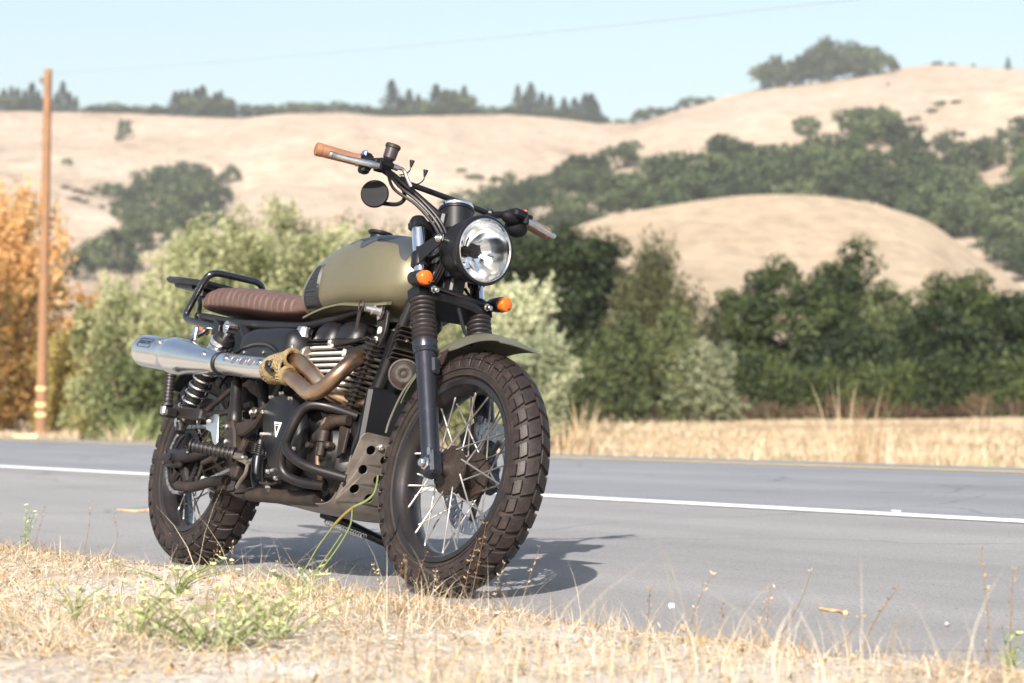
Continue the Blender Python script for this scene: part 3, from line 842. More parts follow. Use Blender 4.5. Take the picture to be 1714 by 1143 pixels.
# turn signals
def indicator(s, zc):
    c = Vector((1.318, s * .142, .853))
    mb = MB().lathe([(-.045, .012), (-.035, .019), (-.01, .0215), (.012, .0225), (.014, .020)], c, (1, 0, 0), 26)
    mb.tube([(1.285, s * .10, .845), (1.285, s * .125, .85), (1.29, s * .14, .853)], [.010, .009, .011], 12)
    o = part(mb, 'turn_signal', 'satin_black', steered=True)
    MB().lathe([(.013, .019), (.016, .0215), (.033, .0200), (.036, .0175), (.0365, .001)], c, (1, 0, 0), 26).build('amber_lens', 'amber_plastic', o, 50)
    sc_ = MB(); bolts(sc_, [c + Vector((.036, .008, -.011))], (1, 0, 0), .003, .003); sc_.build('lens_screw', 'grimy_black', o)
    cb = MB(); cb.cyl((1.30, s * .095, .835), (1.345, s * .095, .83), .0075, 10); cb.lathe([(0, .011), (.008, .011)], (1.32, s * .095, .8335), (1, 0, -.1), 6); cb.build('clamp_bolt', 'steel', o)
indicator(-1, 0); indicator(1, 0)
ib = MB(); ib.plate([(-.02, -.13), (.012, -.135), (.03, -.07), (.02, .07), (.012, .135), (-.02, .13)], (1.30, 0, .838), (1, 0, 0), (0, 1, 0), .006, .001)
part(ib, 'signal_bracket', 'grimy_black', steered=True)

# speedometer
SD = Vector((-.30, 0, .954)).normalized(); SB = Vector((1.240, 0, 1.015))
sp = MB().lathe([(0, .030), (.006, .042), (.012, .0475), (.075, .0485), (.077, .0515), (.083, .052), (.088, .050)], SB, SD, 40)
spo = part(sp, 'speedometer', 'satin_black', steered=True)
MB().lathe([(.0865, .0505), (.092, .0515), (.097, .048), (.0975, .043), (.094, .042), (.088, .043)], SB, SD, 40, closed=True).build('bezel', 'chrome', spo)
MB().lathe([(.089, .043), (.0905, .042), (.0905, .001)], SB, SD, 40).build('dial', 'gloss_black', spo)
# four little warning lamp knobs beside the dial
kn = MB()
for a in (-.06, .06): kn.cyl((1.19, a, 1.05), (1.185, a, 1.07), .009)
kn.build('fuse_knob', 'satin_black', spo)

# ------------------------------------------------------------------ handlebar
def bar_half(s):
    return [(1.225, s * .0, 1.060), (1.222, s * .055, 1.060), (1.150, s * .165, 1.135), (1.148, s * .24, 1.158), (1.092, s * .42, 1.156)]
L_ = [Vector(p) for p in bar_half(-1)][::-1]; R_ = [Vector(p) for p in bar_half(1)]
hb = MB().tube(bend(L_ + R_[1:], .045, 6), .0112, 16)
bar = part(hb, 'handlebar', 'satin_black', steered=True)
MB().tube([(1.150, -.168, 1.137), (1.147, -.08, 1.139), (1.147, .08, 1.139), (1.150, .168, 1.137)], .0085, 14).build('crossbar', 'black_paint', bar)
for s in (-1, 1):
    cb = MB(); cb.box((1.150, s * .160, 1.134), (.03, .02, .03), .006); cb.cyl((1.150, s * .16, 1.118), (1.150, s * .16, 1.152), .006)
    cb.build('crossbar_clamp', 'satin_black', bar)
    cl = MB(); cl.box((1.224, s * .045, 1.052), (.04, .032, .045), .007); cl.box((1.215, s * .045, 1.03), (.035, .026, .05), .006); bolts(cl, [(1.212, s * .045, 1.075), (1.236, s * .045, 1.073)], (0, 0, 1), .0065, .006)
    cl.build('riser', 'satin_black', bar)
def along(s, d):
    """point on the grip axis, d metres in from the bar end"""
    a, b = Vector((1.092, s * .42, 1.156)), Vector((1.148, s * .24, 1.158))
    return a + (b - a).normalized() * d
for s in (-1, 1):
    ad = along(s, 1) - along(s, 0)
    g = MB().lathe([(-.004, .014), (-.002, .0185), (.002, .0195), (.014, .0195), (.0155, .0182), (.017, .0187), (.05, .0180), (.09, .0172), (.118, .0168), (.120, .0185), (.125, .0185), (.127, .012)], along(s, 0), ad, 26)
    g.build('grip', 'grip_brown', bar)
    # switch housing, perch, lever
    sw = MB().lathe([(0, .016), (.002, .0225), (.032, .0225), (.034, .017)], along(s, .130), ad, 22)
    sw.box(along(s, .147) + Vector((-.006, 0, .010)), (.035, .026, .035), .005); sw.box(along(s, .147) + Vector((-.004, 0, -.018)), (.03, .028, .03), .006)
    if s > 0: sw.sphere(along(s, .158) + Vector((.004, 0, -.032)), .034, 18, 12, (.9, 1.1, .8)); sw.sphere(along(s, .20) + Vector((.010, 0, -.012)), .026, 16, 10, (.9, 1.2, .8))
    sh = sw.build('switch_housing', 'matt_black', bar)
    MB().box(along(s, .134) + Vector((.006, 0, .022)), (.022, .010, .020), .004).build('switch_button', 'blue_plastic' if s < 0 else 'red_plastic', sh)
    pm = MB()
    pm.box(along(s, .182) + Vector((.022, 0, .002)), (.055, .05, .026), .007)
    pm.lathe([(0, .012), (.003, .018), (.022, .018), (.025, .013)], along(s, .172), ad, 20)
    pm.box(along(s, .165) + Vector((.042, 0, 0)), (.026, .05, .016), .004)
    pv = along(s, .160) + Vector((.050, 0, -.010))
    pm.cyl(pv + Vector((0, 0, -.012)), pv + Vector((0, 0, .014)), .009, 14)
    perch = pm.build('lever_perch', 'matt_black', bar)
    lv = [pv, along(s, .125) + Vector((.060, 0, -.014)), along(s, .08) + Vector((.060, 0, -.016)), along(s, .045) + Vector((.056, 0, -.016)), along(s, .016) + Vector((.054, 0, -.015))]
    lp = spline(lv, 5)
    rg = []
    for i, p in enumerate(lp):
        t = i / (len(lp) - 1); hh = lerp(.0115, .0078, min(1, t * 1.6)); wd = lerp(.008, .0045, min(1, t * 2))
        if t > .93: hh, wd = .0078, .0065
        rg.append([p + Vector((wd * math.cos(a), 0, hh * math.sin(a))) for a in [2 * math.pi * k / 12 for k in range(12)]])
    mb = MB().rings(rg); mb.sphere(lp[-1], .0085, 12, 8)
    mb.build('lever', 'steel', bar)
# brake reservoir on the right
rb = along(-1, .192) + Vector((.030, 0, .010))
rs = MB().lathe([(0, .008), (.004, .010), (.008, .015), (.012, .0185), (.043, .0195), (.044, .018)], rb, (.12, 0.06, 1), 26)
ro = part(rs, 'fluid_reservoir', 'reservoir_plum', steered=True)
MB().lathe([(.041, .0205), (.043, .0220), (.050, .0220), (.053, .0200), (.0535, .001)], rb, (.12, .06, 1), 26).build('cap', 'rusty_brown', ro)
# folded round mirror below the right bar
mc = Vector((1.125, -.222, 1.082)); mn = Vector((.72, -.66, .0)).normalized()
mi = MB().lathe([(-.012, .012), (-.010, .030), (-.004, .0385), (.004, .0405), (.009, .0395), (.011, .0375), (.0112, .020), (.0112, .001)], mc, mn, 36)
mi.tube(bend([mc + Vector((0, .02, -.02)), mc + Vector((.02, .07, -.012)), mc + Vector((.03, .085, .01)), mc + Vector((.028, .055, .062))], .02), .006, 10)
part(mi, 'round_mirror', 'matt_black', steered=True)
# control cables sweeping from the right bar down past the yoke
for dy, dz, r in ((0, 0, .0048), (.009, .008, .0042), (-.008, -.010, .0045)):
    cb_ = MB(); cb_.tube(spline([along(-1, .20) + Vector((.018, 0, -.008)), (1.165 + dz, -.175 + dy, 1.118 + dz), (1.20, -.12 + dy, 1.085 + dz), (1.25, -.075 + dy, 1.03 + dz), (1.285, -.06 + dy, .97 + dz), (1.27, -.05 + dy, .90), (1.20, -.045 + dy, .82)], 7), r, 8)
    part(cb_, 'control_cable', 'peg_rubber', steered=True)
bh = MB(); bh.tube(bend([along(-1, .214) + Vector((.03, 0, .002)), (1.188, -.185, 1.163), (1.196, -.175, 1.14), (1.205, -.16, 1.118)], .012), .0055, 10)
bh.lathe([(-.005, .009), (.012, .009)], along(-1, .212) + Vector((.03, 0, .002)), (0, 1, 0), 10)
part(bh, 'brake_line_fitting', 'steel', steered=True)
for p in ((1.19, -.19, 1.165), (1.20, -.145, 1.150)):
    p = Vector(p); kb = MB(); kb.tube(bend([p + Vector((-.01, .0, -.02)), p + Vector((-.012, .02, -.012)), p + Vector((0, .025, .0)), p + Vector((0, .025, .012))], .008), .002, 6)
    kb.lathe([(0, .003), (.006, .0045), (.018, .0075), (.020, .0075), (.021, .002)], p + Vector((0, .025, .010)), (0, 0, 1), 12)
    part(kb, 'cable_adjuster', 'satin_black', steered=True)
# ------------------------------------------------------------------ tank
TX = [.572, .585, .61, .65, .72, .80, .90, 1.0, 1.07, 1.13, 1.175, 1.198, 1.205]
THW = [.050, .082, .106, .120, .131, .138, .143, .143, .136, .118, .090, .058, .03]
TZT = [.868, .900, .930, .962, .997, 1.018, 1.027, 1.024, 1.014, .993, .962, .932, .912]
TZB = [.790, .777, .770, .768, .772, .778, .782, .780, .784, .795, .822, .85, .865]
TZC = [.83, .835, .845, .855, .866, .875, .880, .880, .880, .88, .885, .89, .89]
def tank_pt(x, th, off=0.0):
    hw, zt, zb, zc = (sm_interp(x, TX, a) for a in (THW, TZT, TZB, TZC))
    c, s = math.cos(th), math.sin(th)
    e = 2 / 2.45
    y = (hw + off) * math.copysign(abs(c) ** e, c)
    if s >= 0: z = zc + (zt - zc + off) * abs(s) ** (2 / 2.25)
    else:
        z = zc - (zc - zb + off) * abs(s) ** (2 / 3.2); y *= 1 - .10 * abs(s) ** 2
    return Vector((x, y, z))
tm = MB(); rg = []
xs = np.unique(np.concatenate([np.array(TX), np.linspace(.572, 1.205, 46)]))
for x in xs: rg.append([tank_pt(float(x), 2 * math.pi * k / 56) for k in range(56)])
tm.rings(rg)
tank = part(tm, 'fuel_tank', 'tank_olive', smooth=60)
md = tank.modifiers.new('smooth', 'SUBSURF'); md.levels = 1; md.render_levels = 1
# seam flange along the tank's lower edge, both sides
for s in (-1, 1):
    fl = MB(); rg = []
    for i in range(41):
        x = lerp(.655, 1.13, i / 40); hw = interp(x, TX, THW); zb = interp(x, TX, TZB)
        arch = .014 * math.sin(math.pi * (x - .655) / .475) + .008
        y0, y1 = s * (hw * .80), s * (hw * .93)
        rg.append([(x, y0, zb + .004 + arch), (x, y1, zb - .004 + arch), (x, y1, zb - .010 + arch), (x, y0, zb - .006 + arch)])
    fl.rings(rg).build('seam_flange', 'tank_olive', tank)
MB().lathe([(-.008, .030), (.002, .030), (.003, .036), (.006, .038), (.011, .038), (.014, .034), (.015, .001)], (.828, 0, 1.040), (.03, 0, 1), 36).build('filler_cap', 'satin_black', tank)
# grey painted patch on the tank top, its edge waved like brush camouflage
cp = MB(); rg = []
for i in range(41):
    x = lerp(.79, 1.165, i / 40); t = i / 40
    lo = rad(lerp(54, 38, t) + 9 * math.sin(t * 11) + 5 * math.sin(t * 23 + 1))
    if t < .22: lo = lerp(rad(84), lo, t / .22)
    rg.append([tank_pt(x, lerp(lo, math.pi - lo, k / 16), .0012) for k in range(17)])
cp.rings(rg, caps=False, wrap=False)
cp.build('painted_patch', 'camo_grey', tank, 60)
for s in (-1, 1):                                 # ribbed knee pads
    def kp(u, v, off):
        # u along x 0..1, v up 0..1 in a leaf-shaped outline
        x0 = lerp(.655, .690, v ** 2.2); x1 = lerp(.760, .772, v)
        x = lerp(x0, x1, u * (1 - .55 * max(0, v - .45) / .55) + (.45 * max(0, v - .45) / .55))
        z = lerp(.796, .926, v)
        hw, zt, zb, zc = (interp(x, TX, a) for a in (THW, TZT, TZB, TZC))
        if z >= zc: q = min(1, (z - zc) / (zt - zc)); y = hw * max(0, 1 - q ** 2.25) ** (1 / 2.45)
        else: q = min(.97, (zc - z) / (zc - zb)); y = hw * (1 - q ** 3.2) ** (1 / 2.45) * (1 - .1 * q ** 2)
        return Vector((x, s * (y + off), z))
    pd = MB(); nu, nv = 12, 44; rg = []
    for j in range(nv + 1):
        v = j / nv; row = []
        for i in range(nu + 1):
            u = i / nu; edge = min(u, 1 - u, v * 1.4, (1 - v) * 1.4)
            off = .009 * min(1, edge / .07) ** .5
            if edge > .15: off += .0012 * math.sin(v * 2 * math.pi * 17) - .0015
            row.append(kp(u, v, off - .001))
        rg.append(row)
    pd.rings(rg, caps=False, wrap=False)
    pd.build('knee_pad', 'knee_rubber', tank, 60)

# ------------------------------------------------------------------ seat
SX = [-.075, -.06, -.03, .02, .12, .25, .40, .52, .60, .645]
SHW = [.085, .104, .114, .120, .125, .127, .126, .122, .116, .108]
SZT = [.868, .885, .896, .902, .898, .890, .872, .858, .851, .848]
SZB = [.826, .820, .817, .815, .808, .797, .783, .775, .776, .782]
seat = MB(); rg = []
seams = [lerp(.005, .575, k / 15) for k in range(16)]
xs = sorted(set([round(x, 4) for x in np.linspace(-.075, .645, 80)] + [round(s + d, 4) for s in seams for d in (-.006, -.003, 0, .003, .006)] + SX))
for x in xs:
    hw, zt, zb = (interp(x, SX, a) for a in (SHW, SZT, SZB))
    sk = sum(math.exp(-((x - s) / .0042) ** 2) for s in seams)
    zc = zb + (zt - zb) * .38; ring = []
    for k in range(44):
        th = 2 * math.pi * k / 44; c, s = math.cos(th), math.sin(th)
        d = .0042 * sk if s > -.2 else 0
        y = (hw - d) * math.copysign(abs(c) ** (2 / 3.2), c)
        z = zc + (zt - zc - d) * abs(s) ** (2 / 2.8) if s >= 0 else zc - (zc - zb) * abs(s) ** (2 / 3.4)
        ring.append((x + (.0), y, z))
    rg.append(ring)
seat.rings(rg)
seat_o = part(seat, 'seat', 'leather', smooth=50)
pp = MB()
for x in (.012, .585):
    hw, zt, zb = (interp(x, SX, a) for a in (SHW, SZT, SZB)); zc = zb + (zt - zb) * .38; pts = []
    for k in range(25):
        th = math.pi * k / 24 * 1.16 - .25; c, s = math.cos(th), math.sin(th)
        y = hw * math.copysign(abs(c) ** (2 / 2.7), c); z = zc + (zt - zc) * math.copysign(abs(s) ** (2 / 2.5), s) if s > 0 else zc - (zc - zb) * abs(s) ** (2 / 3.4)
        pts.append((x, y, z))
    pp.tube(pts, .0026, 6)
pp.build('piping', 'leather_thread', seat_o)
sb_ = MB(); sb_.plate([(-.06, -.10), (.02, -.118), (.40, -.122), (.62, -.11), (.62, .11), (.40, .122), (.02, .118), (-.06, .10)], (0, 0, .775), V(1, 0, -.055), (0, 1, 0), .02, .004)
sb_.build('seat_pan', 'satin_black', seat_o)

# ------------------------------------------------------------------ frame
fr = MB()
for s in (-1, 1):
    fr.tube(bend([(1.13, s * .03, .90), (.95, s * .06, .80), (.66, s * .10, .742), (.25, s * .112, .762), (-.05, s * .108, .795), (-.10, s * .06, .80)], .06), .0145, 14)   # top rail and seat rail
    fr.tube(bend([(1.165, s * .045, .83), (1.10, s * .06, .60), (1.015, s * .085, .30), (.96, s * .10, .222), (.60, s * .115, .226), (.545, s * .115, .30), (.54, s * .11, .45), (.46, s * .11, .60), (.28, s * .11, .755)], .07), .0175, 14)  # cradle
    fr.tube(bend([(.54, s * .11, .47), (.62, s * .105, .62), (.69, s * .10, .742)], .05), .014, 12)
    fr.tube([(.28, s * .112, .74), (.40, s * .13, .66), (.46, s * .13, .58)], .010, 10)
fr.cyl((1.118, 0, .925), (1.215, 0, .74), .033, 20)
fr.tube([(1.13, 0, .88), (.95, 0, .84), (.66, 0, .80)], .022, 14)
for x, z in ((.60, .226), (.96, .222), (.54, .45), (.66, .742), (-.08, .80)): fr.cyl((x, -.11, z), (x, .11, z), .013)
frame = part(fr, 'frame', 'black_paint', smooth=45)
# gusset plate below the seat rail and inner fender / battery box
gp = MB(); gp.plate([(-.04, .80), (.05, .795), (.34, .755), (.40, .70), (.30, .64), (.25, .63), (.20, .72), (.05, .745)], (0, -.10, 0), (1, 0, 0), (0, 0, 1), .012, .003)
gp.plate([(-.04, .80), (.05, .795), (.34, .755), (.40, .70), (.30, .64), (.25, .63), (.20, .72), (.05, .745)], (0, .10, 0), (1, 0, 0), (0, 0, 1), .012, .003)
gp.box((.46, 0, .66), (.22, .20, .16), .02); gp.box((.50, 0, .54), (.13, .17, .14), .02)
gp.build('battery_box', 'black_paint', frame)
inner = MB(); rg = []
for i in range(20):
    a = rad(lerp(-48, 62, i / 19)); r = .362
    rg.append([(RA.x + (r - dd) * math.sin(a), yy, RA.z + (r - dd) * math.cos(a)) for yy, dd in ((-.075, .02), (-.06, .002), (0, 0), (.06, .002), (.075, .02), (.07, .024), (.055, .006), (0, .004), (-.055, .006), (-.07, .024))])
inner.rings(rg); part(inner, 'rear_fender', 'grimy_black', smooth=50)
# tail plate
tl = MB(); tl.plate([(-.10, -.055), (-.30, -.06), (-.44, -.045), (-.475, -.02), (-.475, .02), (-.44, .045), (-.30, .06), (-.10, .055)], (0, -.03, .906), V(1, 0, -.10), (0, 1, 0), .02, .008)
tl.plate([(-.24, -.04), (-.40, -.03), (-.40, .03), (-.24, .04)], (0, -.03, .893), V(1, 0, -.10), (0, 1, 0), .02, .006)
to = part(tl, 'tail_plate', 'satin_black')
ta = MB()
for s in (-1, 1): ta.tube(bend([(-.22, -.03 + s * .03, .912), (-.17, s * .06, .855), (-.08, s * .10, .80)], .03), .008, 10)
ta.box((-.20, -.03, .892), (.06, .07, .03), .006)
ta.build('bracket', 'satin_black', to)
bolts_ = MB(); bolts(bolts_, [(-.205, -.066, .905), (-.175, -.066, .895)], (0, -1, 0), .006, .005); bolts_.build('bolt', 'steel', to)
# grab rail hoop
gr = MB().tube(bend([(.135, -.128, .748), (-.10, -.132, .782), (-.118, -.128, .806), (-.035, -.122, .925), (-.025, -.10, .945), (-.045, .075, .955), (-.055, .10, .935), (-.118, .128, .806), (-.10, .132, .782), (.135, .128, .748)], .032, 6), .0115, 14)
gro = part(gr, 'grab_rail', 'gloss_black', smooth=60)
for s in (-1, 1):
    pm = MB(); pm.plate([(.115, .725), (.115, .775), (.135, .775), (.165, .755), (.165, .725)], (0, s * .134, 0), (1, 0, 0), (0, 0, 1), .010, .002); pm.build('mounting_tab', 'satin_black', gro)
# tail light stub seen under the rail
tlg = MB(); tlg.box((-.10, -.06, .762), (.02, .035, .028), .006); part(tlg, 'rear_signal', 'amber_plastic')

# ------------------------------------------------------------------ shocks
def shock(s):
    a, b = Vector((.298, s * .165, .735)), Vector((.085, s * .165, .435))
    d = (b - a); L = d.length; d.normalize()
    mb = MB().lathe([(.03, .012), (.032, .030), (.045, .036), (.055, .0365), (.10, .0375), (.105, .034), (.20, .030), (.205, .024), (.31, .024), (.312, .010), (L - .02, .009)], a, d, 26)
    o = part(mb, 'rear_shock' , 'grimy_black')
    MB().lathe([(.050, .038), (.056, .0395), (.066, .0395), (.070, .037)], a, d, 26).build('collar', 'chrome', o)
    MB().lathe([(.072, .0375), (.098, .0375)], a, d, 26).build('canister', 'steel', o)
    for p, dd in ((a, d), (b, -d)):
        ey = MB(); ey.lathe([(-.016, .014), (-.016, .020), (.016, .020), (.016, .014)], p, (0, 1, 0), 18); ey.lathe([(-.022, .010), (.022, .010)], p, (0, 1, 0), 12)
        ey.tube([p, p + dd * .035], [.017, .013], 12); ey.build('mounting_eye', 'steel', o)
    sp_ = []; u = d.orthogonal().normalized(); w = d.cross(u); n = 7.2
    for k in range(int(n * 18)):
        t = k / (n * 18); an = 2 * math.pi * n * t
        sp_.append(a + d * lerp(.12, L - .045, t) + (u * math.cos(an) + w * math.sin(an)) * .031)
    MB().tube(sp_, .0048, 8).build('spring', 'chrome', o, 60)
shock(-1); shock(1)

# ------------------------------------------------------------------ swingarm, sprocket, chain
sw = MB()
for s in (-1, 1):
    sw.tube([(.53, s * .10, .40), (.40, s * .115, .385), (.15, s * .115, .345), (-.06, s * .115, .322)], [.026, .024, .022, .022], 16)
    sw.box((-.015, s * .115, .325), (.12, .020, .06), .008)
sw.cyl((.53, -.12, .40), (.53, .12, .40), .032, 20); sw.cyl((.36, -.10, .385), (.36, .10, .385), .02)
swing = part(sw, 'swingarm', 'grimy_black', smooth=45)
adj = MB()
for s in (-1, 1):
    adj.lathe([(0, .018), (.010, .018), (.012, .012), (.020, .012)], (0, s * .125, .325), (0, s, 0), 6); adj.cyl((-.11, s * .115, .325), (-.07, s * .115, .325), .006, 8); adj.box((-.075, s * .115, .325), (.008, .026, .05), .002)
adj.build('chain_adjuster', 'grimy_black', swing)
lt = MB().tube(bend([(.05, -.115, .238), (.18, -.125, .234), (.29, -.13, .255), (.40, -.13, .262)], .05), [.014] * 14 + [.018] * 6 if False else .0165, 14)
lt.tube([(.21, -.135, .245), (.225, -.138, .275), (.235, -.138, .31)], .006, 8); lt.tube([(.235, -.138, .31), (.30, -.14, .325)], .009, 10); lt.lathe([(0, .010), (.03, .010)], (.285, -.14, .322), (1, 0, .2), 10)
part(lt, 'torque_arm', 'rusty_brown', smooth=50)
CY = -.088
spk = MB(); nT = 43; rg_o = []
for k in range(nT * 4):
    a = 2 * math.pi * k / (nT * 4); r = .109 if k % 4 in (1, 2) else .1035
    rg_o.append((r, a))
def ringat(off, rs): return [(RA.x + r * math.sin(a), CY + off, RA.z + r * math.cos(a)) for r, a in rs]
inn = [(.083, a) for r, a in rg_o]
spk.rings([ringat(-.003, rg_o), ringat(.003, rg_o), ringat(.003, inn), ringat(-.003, inn)], closed=True)
for k in range(5):
    a = 2 * math.pi * k / 5; d = Vector((math.sin(a), 0, math.cos(a)))
    spk.tube([Vector((0, CY, .325)) + d * .04, Vector((0, CY, .325)) + d * .088], [.018, .012], 8)
spk.lathe([(CY - .006, .03), (CY - .005, .05), (CY + .02, .05), (CY + .03, .04)], (0, 0, .325), (0, 1, 0), 28)
spk.build('sprocket', 'grimy_black', rw_)
# chain: plates and rollers along the loop
FSP = Vector((.585, 0, .405)); rs_f, rs_r = .040, .1075
def chain_path():
    d = FSP - Vector((0, 0, .325)); D = math.hypot(d.x, d.z); base = math.atan2(d.z, d.x); al = math.acos((rs_r - rs_f) / D)
    pts = []
    a0, a1 = base + al, base + 2 * math.pi - al
    n = 40
    for k in range(n + 1):
        a = lerp(a0, a1, k / n); pts.append(Vector((rs_r * math.cos(a), CY, .325 + rs_r * math.sin(a))))
    b0, b1 = base - al, base + al
    for k in range(17):
        a = lerp(b0, b1, k / 16); p = Vector((FSP.x + rs_f * math.cos(a), CY, FSP.z + rs_f * math.sin(a))); pts.append(p)
    return pts
cpth = chain_path(); cpth.append(cpth[0]); ln = [0]
for i in range(1, len(cpth)): ln.append(ln[-1] + (cpth[i] - cpth[i - 1]).length)
tot = ln[-1]; nl = int(tot / .0159) // 2 * 2; cm = MB(); jo = []
for k in range(nl):
    s_ = tot * k / nl; i = max(j for j in range(len(ln)) if ln[j] <= s_); i = min(i, len(cpth) - 2)
    p = cpth[i].lerp(cpth[i + 1], (s_ - ln[i]) / max(1e-6, ln[i + 1] - ln[i]))
    if cpth[i].z < .30 and cpth[i].x > 0.05: pass
    jo.append(p)
for k in range(nl):
    a, b = jo[k], jo[(k + 1) % nl]; d = (b - a).normalized(); w = Vector((-d.z, 0, d.x)); off = .0075 if k % 2 else .0055
    for s in (-1, 1):
        poly = []
        for q in range(12):
            an = 2 * math.pi * q / 12; cc = (b if math.cos(an) > 0 else a) - a
            poly.append(((cc.dot(d)) + .0068 * math.cos(an), .0068 * math.sin(an) * (1 if abs(math.cos(an)) > .4 else .8)))
        cm.plate(poly, a + Vector((0, s * off, 0)), d, w, .0018)
    cm.cyl(a + Vector((0, -.0095, 0)), a + Vector((0, .0095, 0)), .0034, 7, 0)
part(cm, 'drive_chain', 'chain_steel', smooth=40)

# ------------------------------------------------------------------ footpegs and hangers
def ribbed_peg(name, a, b, r, n, parent=None):
    a, b = Vector(a), Vector(b); d = b - a; L = d.length; pr = [(0, r * .75), (.002, r * 1.18), (.009, r * 1.2), (.012, r)]
    for k in range(n):
        t = lerp(.014, L - .008, k / n); st = (L - .022) / n
        pr += [(t, r * .84), (t + st * .25, r * .86), (t + st * .35, r), (t + st * .85, r), (t + st * .97, r * .86)]
    pr += [(L - .007, r * 1.22), (L - .002, r * 1.22), (L, r * .9)]
    return MB().lathe(pr, a, d, 22).build(name, 'peg_rubber', parent or bike, 50)
ph = MB(); ph.box((.175, -.185, .458), (.20, .028, .036), .006, rot=Matrix.Rotation(rad(3), 3, 'Y')); ph.box((.10, -.222, .452), (.05, .045, .03), .006); ph.cyl((.095, -.245, .452), (.095, -.20, .452), .011)
ph.tube([(.26, -.175, .465), (.36, -.15, .545), (.44, -.13, .60)], .009, 10); ph.tube([(.25, -.175, .452), (.37, -.15, .472), (.47, -.13, .50)], .010, 10)
ph.tube([(.085, -.165, .44), (.10, -.17, .40)], .016, 12)
hanger = part(ph, 'passenger_peg_hanger', 'grimy_black')
p1 = ribbed_peg('passenger_footpeg', (.108, -.235, .470), (.092, -.238, .572), .0165, 7)
fk = MB(); fk.box((.103, -.235, .458), (.03, .03, .032), .006); fk.build('peg_fork', 'steel', p1)
p2 = ribbed_peg('passenger_footpeg', (.108, .235, .470), (.092, .238, .572), .0165, 7)
pf = ribbed_peg('rider_footpeg', (.575, -.205, .330), (.470, -.305, .336), .0185, 9)
fb = MB(); bolts(fb, [(.478, -.312, .312)], (-.6, -.75, -.1), .007, .007); fb.tube([(.575, -.205, .330), (.595, -.185, .328)], [.014, .016], 12); fb.build('peg_bolt', 'grimy_black', pf)
ribbed_peg('rider_footpeg', (.575, .205, .330), (.535, .325, .336), .0185, 9)
# right footrest carrier: a grimy casting with bolts, rear brake master cylinder and pedal
mc_ = MB(); mc_.plate([(.430, .435), (.470, .440), (.50, .405), (.52, .36), (.545, .33), (.57, .30), (.56, .265), (.53, .262), (.50, .30), (.46, .34), (.44, .375)], (0, -.172, 0), (1, 0, 0), (0, 0, 1), .03, .006)
mc_.plate([(.47, .43), (.56, .445), (.61, .475), (.635, .46), (.60, .42), (.545, .395), (.50, .39)], (0, -.165, 0), (1, 0, 0), (0, 0, 1), .026, .006)
mc_.cyl((.60, -.19, .462), (.60, -.14, .462), .018); mc_.tube([(.60, -.165, .47), (.66, -.15, .50), (.70, -.14, .505)], .012, 10); mc_.tube([(.56, -.18, .345), (.575, -.178, .38)], .013, 10)
ca = part(mc_, 'footrest_carrier', 'rusty_brown')
bb = MB(); bolts(bb, [(.455, -.190, .418), (.468, -.190, .372), (.60, -.193, .462), (.615, -.185, .466)], (0, -1, 0), .0085, .006); bb.build('bolt', 'steel', ca)
my = MB().lathe([(0, .016), (.01, .0225), (.045, .0225), (.05, .0195), (.145, .0175), (.15, .012), (.19, .008)], (.455, -.165, .425), (-.33, 0.02, .94), 22)
part(my, 'rear_master_cylinder', 'engine_black')
hp = MB(); hp.plate([(.267, .461), (.338, .460), (.348, .452), (.356, .42), (.372, .372), (.358, .362), (.338, .374), (.315, .402), (.276, .412)], (0, -.168, 0), (1, 0, 0), (0, 0, 1), .006, .0015)
hpo = part(hp, 'heel_guard', 'brushed_steel'); hb2 = MB(); bolts(hb2, [(.285, -.172, .437)], (0, -1, 0), .007, .006); hb2.build('bolt', 'steel', hpo)
bp = MB().tube(bend([(.57, -.20, .322), (.64, -.205, .312), (.665, -.205, .305)], .02), .0075, 10); bp.tube(bend([(.665, -.205, .305), (.655, -.20, .275), (.60, -.185, .255), (.575, -.18, .235)], .02), .006, 10); bp.box((.61, -.208, .322), (.075, .022, .012), .004)
part(bp, 'brake_pedal', 'dull_alloy')
sprg = []
for k in range(60): an = k * .62; sprg.append((.665 + .010 * math.cos(an), -.19 + .010 * math.sin(an), .335 + k * .0006))
MB().tube(sprg, .0025, 6).build('pedal_spring', 'grimy_black', ca)

# ------------------------------------------------------------------ side panel
sp2 = MB(); rg = []
for i in range(25):
    t = i / 24; x = lerp(.375, .745, t)
    prof = (math.sin(min(1, t / .16) * math.pi / 2) * math.sin(min(1, (1 - t) / .10) * math.pi / 2)) ** .6
    zt = interp(t, [0, .12, .25, .7, 1], [.690, .720, .732, .732, .722]); zb = interp(t, [0, .2, .55, .8, 1], [.640, .640, .646, .622, .60])
    zc = (zt + zb) / 2; hh = (zt - zb) / 2 * max(.3, prof); depth = .055 * max(.05, prof); ring = []
    for k in range(28):
        an = 2 * math.pi * k / 28; c, s = math.cos(an), math.sin(an)
        ring.append((x, -.128 - depth * math.copysign(abs(c) ** .75, c) if c > 0 else -.128 + .02 * abs(c), zc + hh * math.copysign(abs(s) ** .7, s)))
    rg.append(ring)
sp2.rings(rg); spn = part(sp2, 'side_panel', 'satin_black', smooth=60)
spl = MB().tube(spline([(.40, -.178, .652), (.50, -.184, .672), (.60, -.184, .672), (.655, -.182, .655), (.67, -.18, .63)], 6), .0045, 8); spl.build('panel_recess_lip', 'gloss_black', spn)
spr = MB(); spr.plate([(.41, .640), (.44, .662), (.52, .668), (.60, .666), (.645, .650), (.655, .628), (.52, .622)], (0, -.176, 0), (1, 0, 0), (0, 0, 1), .01, .003); spr.build('panel_recess', 'black_paint', spn)
sps = MB(); bolts(sps, [(.46, -.183, .650), (.585, -.183, .648)], (0, -1, 0), .0065, .005); sps.build('screw', 'steel', spn)

